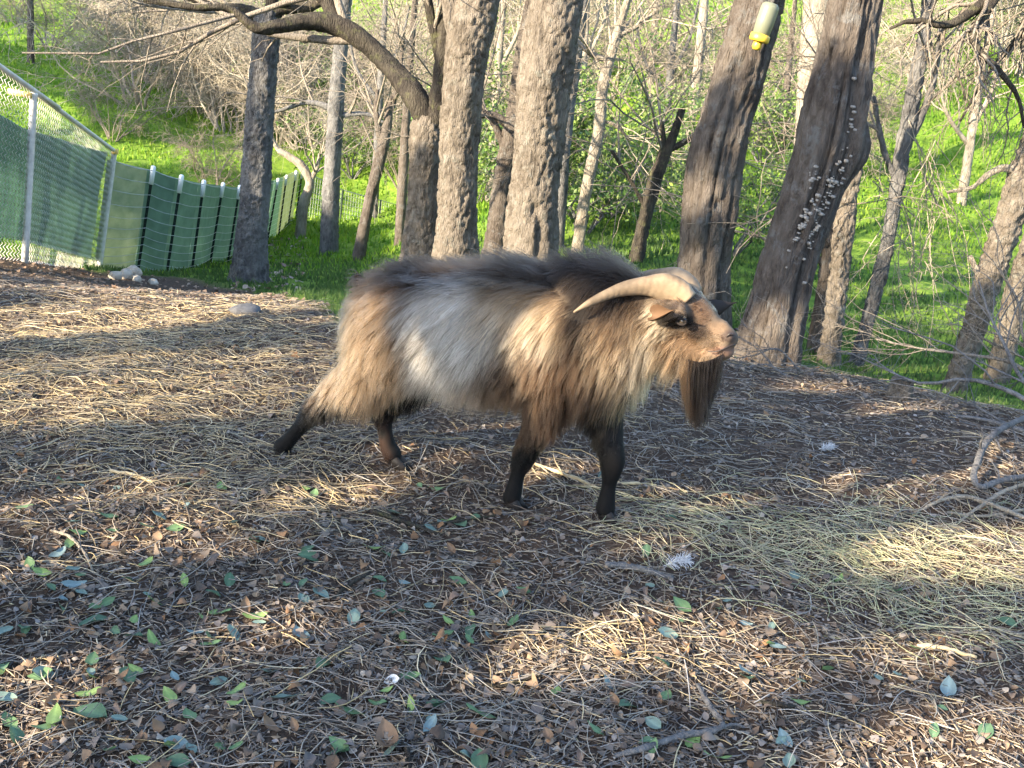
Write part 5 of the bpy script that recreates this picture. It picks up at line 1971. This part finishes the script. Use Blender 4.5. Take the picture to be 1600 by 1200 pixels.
SPOT = [(470, 1000, .082, 4, 'large two-tone blue-green leaf lying left of the centre bottom'), (240, 1008, .06, 2, None), (85, 1128, .075, 2, None), (630, 1005, .068, 2, None), (545, 1118, .07, 0, None),
        (350, 963, .05, 0, None), (66, 900, .055, 2, None), (160, 950, .075, 0, None), (150, 975, .085, 1, None), (715, 913, .055, 0, None), (868, 1088, .052, 0, None), (1120, 1190, .062, 2, None),
        (1225, 1162, .05, 4, None), (1020, 1137, .05, 3, None), (1135, 945, .045, 3, None), (1015, 921, .045, 3, None), (1240, 906, .06, 3, None), (90, 872, .06, 4, None), (140, 1118, .085, 1, None),
        (15, 1135, .065, 0, None), (515, 1100, .055, 1, None), (296, 1125, .05, 0, None), (750, 1122, .075, 0, None), (700, 976, .04, 2, None), (228, 885, .05, 2, None), (552, 972, .06, 3, None),
        (130, 765, .04, 3, None), (182, 768, .04, 3, None), (478, 768, .035, 2, None), (690, 822, .05, 3, None), (590, 1105, .05, 0, None), (765, 1003, .045, 4, None), (1390, 965, .045, 4, None),
        (1370, 1065, .045, 3, None), (1250, 1070, .045, 3, None), (1400, 1060, .045, 3, None), (1205, 985, .04, 3, None), (330, 1000, .05, 1, None), (200, 1060, .07, 1, None), (370, 1085, .055, 2, None)]
for (px, py, sz, k, lab) in SPOT:
    put_leaf(px, py, sz, LV[k], 'green_leaf', lab or 'single green oval leaf lying flat on the littered yard', 'green leaves on the yard')
for i in range(150):
    py = 745 + 455 * rg.random() ** .8
    px = rg.uniform(-20, 1620) if rg.random() < .38 else rg.uniform(-20, 760)
    put_leaf(px, py, rg.uniform(.032, .068), LV[int(rg.choice(5, p=[.28, .30, .12, .18, .12]))], 'green_leaf', 'single green oval leaf lying flat on the littered yard', 'green leaves on the yard', .3)
for i in range(60):
    py = 760 + 440 * rg.random() ** .8
    put_leaf(rg.uniform(-20, 1100), py, rg.uniform(.025, .055), LB[i % 2], 'brown_leaf', 'curled dry brown leaf lying on the littered yard', 'large brown leaves on the yard', .4, .018)
put_leaf(605, 1172, .085, LB[0], 'brown_leaf', 'largest curled tan leaf at the bottom centre left', 'large brown leaves on the yard', .2, .02)
o = put_leaf(612, 1071, .036, one_leaf(9, .42, .3, .8, (.55, .54, .52)), 'pale_leaf', 'small round whitish leaf at the bottom centre left', None, .2)


def on_ground(pts, n=30, K=None):
    """(px, py, lift, width px)"""
    P = np.array([hit(p[0], p[1]) for p in pts])
    R = np.array([p[3] * .5 * np.linalg.norm(P[i] - EYE) / FPX for i, p in enumerate(pts)])
    P[:, 2] += np.array([p[2] for p in pts]) + R
    C = catmull(np.concatenate([P, R[:, None]], 1), n)
    jit = rg.normal(0, .0007, (n, 3))
    jit[0] = jit[-1] = 0
    return C[:, :3] + jit, np.maximum(C[:, 3], .0008)


def stick(name, label, lines, mat, cat='stick', sides=9, twigs=None):
    e = empty(name, hit(lines[0][0][0], lines[0][0][1]), label, cat)
    bpy.context.view_layer.update()
    main = []
    for l in lines:
        P, R = on_ground(l)
        mb, _ = trunk_mb(P, R, sides, .008, .0012, int(l[0][0]), .012, .03, 0, (), .12)
        mb.build('stem' if len(main) == 0 else 'side_branch', mat, e)
        main.append(resample(np.concatenate([P, R[:, None]], 1), 12))
    if twigs:
        main = np.array(main)
        P1, R1 = grow(main[..., :3], main[..., 3], twigs[0], twigs[1], (.4, 1.1), 7, .22, -.02, rg, .15, 1, .55, .4, .0012)
        P2, R2 = grow(P1, R1, twigs[2], (.04, .16), (.4, 1.1), 5, .25, 0, rg, .2, 1, .6, .5, .0009)
        for A_ in (P1, P2):
            g = zt(A_[..., 0], A_[..., 1]) + .002
            A_[..., 2] = np.maximum(A_[..., 2], g)
        MB().tubes(P1, R1, 4, cap=False).tubes(P2, R2, 3, cap=False).build('twigs', mat, e)
    return e


stick('stick', 'stout grey stick lying right of the goat fore hooves', [[(945, 886, .0, 9), (980, 891, .004, 10), (1020, 899, .002, 9), (1052, 907, 0, 7)]], 'twig_grey')
stick('stick', 'forked bluish grey twig at the bottom centre right', [[(960, 1184, 0, 6), (1000, 1180, .01, 8), (1060, 1164, .015, 9), (1125, 1149, .015, 9), (1108, 1122, .02, 8), (1087, 1090, .03, 5)], [(1125, 1149, .015, 6), (1145, 1140, .01, 4), (1165, 1138, .0, 3)], [(1040, 1170, .012, 4), (1030, 1155, .01, 3), (1012, 1146, 0, 2)]], 'twig_grey')
stick('stick', 'thin dark forked twig below the goat belly', [[(566, 797, 0, 4), (600, 812, .01, 6), (640, 826, .01, 6), (692, 838, 0, 4)], [(650, 828, .01, 4), (710, 822, .012, 3.5), (775, 806, 0, 2.5)]], 'limb_dark')
stick('stick', 'short dark curved twig at the left centre of the yard', [[(518, 940, 0, 5), (540, 925, .01, 6), (562, 912, .012, 5), (580, 897, .005, 3)]], 'limb_dark')
stick('stick', 'dark bent twig beside the sunny streak at the bottom', [[(752, 1072, 0, 4), (790, 1076, .005, 5), (830, 1066, .01, 4), (868, 1050, 0, 3)], [(868, 1050, 0, 3), (910, 1052, .003, 2.5), (960, 1060, 0, 2)]], 'limb_dark')
stick('stick', 'dark twig lying at the bottom centre beside a tan leaf', [[(625, 1160, 0, 5), (636, 1180, .01, 6), (640, 1205, 0, 6)], [(560, 1088, .0, 3), (600, 1100, .006, 4), (655, 1088, .0, 3)]], 'limb_dark')
stick('stick', 'thin broken dark twig right of the forked twig', [[(1180, 1098, 0, 4), (1215, 1108, .008, 6), (1228, 1112, .008, 7), (1245, 1106, 0, 3)]], 'limb_dark')
stick('straw_stalk', 'thick golden straw stalk lying between the goat fore legs', [[(832, 728, .004, 5), (870, 742, .006, 5), (910, 756, .005, 5), (936, 766, .0, 4)], [(960, 757, .0, 4), (1010, 762, .008, 4), (1075, 770, 0, 3)]], 'stalk', 'straw')
stick('straw_stalk', 'pale straight straw stalk on the right by the shaded hay', [[(1432, 1012, .0, 6), (1470, 1018, .006, 6), (1525, 1030, 0, 5)]], 'stalk', 'straw')
stick('straw_stalk', 'bright straight straw stalk at the left centre', [[(172, 738, .0, 4), (205, 746, .006, 5), (240, 755, 0, 4)]], 'stalk', 'straw')
stick('stick', 'pale thin bent twig at the left of the yard', [[(80, 830, 0, 3), (108, 848, .015, 4), (130, 868, .01, 4), (146, 896, 0, 3)]], 'twig_pale')

# brush on the right
stick('fallen_branch', 'bluish grey hooked dead branch at the right edge', [[(1625, 684, .12, 6), (1590, 693, .10, 7), (1556, 705, .08, 8), (1534, 720, .06, 9), (1522, 745, .04, 9), (1519, 762, .02, 9), (1532, 771, .015, 8), (1565, 762, .02, 8), (1625, 757, .03, 8)]], 'twig_grey', 'branch', 12, (7, (.06, .22), 2))
stick('fallen_branch', 'cream sunlit dead branch lying along the hay on the right', [[(1435, 800, .0, 3), (1472, 791, .02, 5), (1510, 792, .03, 6), (1550, 806, .03, 6), (1625, 832, .02, 6)], [(1500, 815, .0, 4), (1535, 802, .03, 5), (1570, 788, .05, 5), (1625, 776, .06, 5)], [(1480, 803, .0, 3), (1540, 812, .01, 4), (1625, 805, .03, 4)]], 'twig_pale', 'branch', 10, (5, (.06, .25), 2))


def brush(name, label, lines, mat, n1, l1, n2, seed):
    rb = np.random.default_rng(seed)
    main = []
    for l in lines:
        P, R = px_line(l, 20)
        main.append(resample(np.concatenate([P, R[:, None]], 1), 12))
    main = np.array(main)
    b = main[0, 0, :3]
    e = empty(name, ground(b[0], b[1]), label, 'branch')
    bpy.context.view_layer.update()
    for k in range(len(main)):
        MB().tubes(main[k:k + 1, :, :3], main[k:k + 1, :, 3], 8).build('limb', mat, e)
    P1, R1 = grow(main[..., :3], main[..., 3], n1, l1, (.3, 1.0), 8, .16, -.01, rb, .1, 1, .55, .4, .0018)
    P2, R2 = grow(P1, R1, n2, (.08, .35), (.3, 1.0), 6, .2, 0, rb, .15, 1, .6, .45, .0013)
    P3, R3 = grow(P2, R2, 2, (.05, .16), (.3, 1.0), 4, .2, 0, rb, .2, 1, .7, .5, .001)
    for A_ in (P1, P2, P3):
        A_[..., 2] = np.maximum(A_[..., 2], zt(A_[..., 0], A_[..., 1]) + .003)
    MB().tubes(P1, R1, 5, cap=False).tubes(P2, R2, 3, cap=False).tubes(P3, R3, 3, cap=False).build('twigs', mat, e)


brush('brush_pile', 'grey leafless brush reaching left from the right edge', [[(1640, 650, 4.6, 8.7), (1580, 612, 4.7, 6.8), (1510, 592, 4.8, 5.6), (1440, 600, 4.9, 4.3), (1380, 575, 5.0, 2.5), (1330, 552, 5.1, 1.9)],
      [(1640, 640, 4.7, 8.1), (1595, 590, 4.9, 6.2), (1570, 540, 5.0, 5.0), (1545, 490, 5.1, 3.1), (1530, 440, 5.2, 1.9)],
      [(1640, 690, 4.4, 8.1), (1570, 664, 4.5, 6.2), (1500, 650, 4.6, 4.3), (1440, 655, 4.7, 3.1), (1390, 665, 4.8, 1.9)]], 'twig_grey', 9, (.2, .7), 5, 61)
brush('brush_pile', 'browner leafless brush at the right edge above the hooked branch', [[(1640, 620, 5.0, 7.4), (1590, 570, 5.1, 5.6), (1520, 555, 5.2, 4.3), (1440, 545, 5.3, 3.1), (1370, 530, 5.4, 1.9)],
      [(1640, 600, 5.1, 7.4), (1600, 530, 5.2, 5.0), (1590, 470, 5.3, 3.7), (1560, 420, 5.4, 1.9)]], 'twig_brown', 9, (.2, .7), 5, 62)
brush('brush_pile', 'little heap of thin grey twigs at the foot of the fungus oak', [[(1230, 590, 5.3, 3.1), (1200, 570, 5.3, 3.1), (1165, 575, 5.3, 2.5), (1130, 590, 5.3, 1.9)], [(1250, 580, 5.35, 3.1), (1215, 545, 5.35, 2.5), (1180, 555, 5.35, 1.9), (1150, 560, 5.35, 1.2)]], 'twig_grey', 6, (.1, .35), 3, 63)

# feathers: a bent quill with barbs
n = NT('feather')
MAT['feather'] = n.bsdf((.72, .72, .74), .7, None, .2, .2)
for (px, py, L_, lab, sd) in [(1056, 890, .075, 'white downy feather beside the stout grey stick', 1), (1290, 706, .055, 'white downy feather on the shaded dirt right of the goat beard', 2)]:
    rf = np.random.default_rng(sd)
    p = hit(px, py)
    e = empty('feather', p, lab, 'feather')
    bpy.context.view_layer.update()
    t = np.linspace(0, 1, 10)
    q = p + np.stack([(t - .5) * L_, .25 * L_ * t ** 2, .008 + .25 * L_ * np.sin(t * 2.2)], -1)
    MB().tubes(q[None], np.linspace(.0011, .0004, 10)[None], 5).build('quill', 'feather', e)
    P1, R1 = grow(q[None], np.full((1, 10), .0008), 170, (.25 * L_, .42 * L_), (.6, 1.2), 5, .18, .03, rf, .1, 1, .8, .6, .0008)
    MB().tubes(P1, R1, 3, cap=False).build('barbs', 'feather', e)
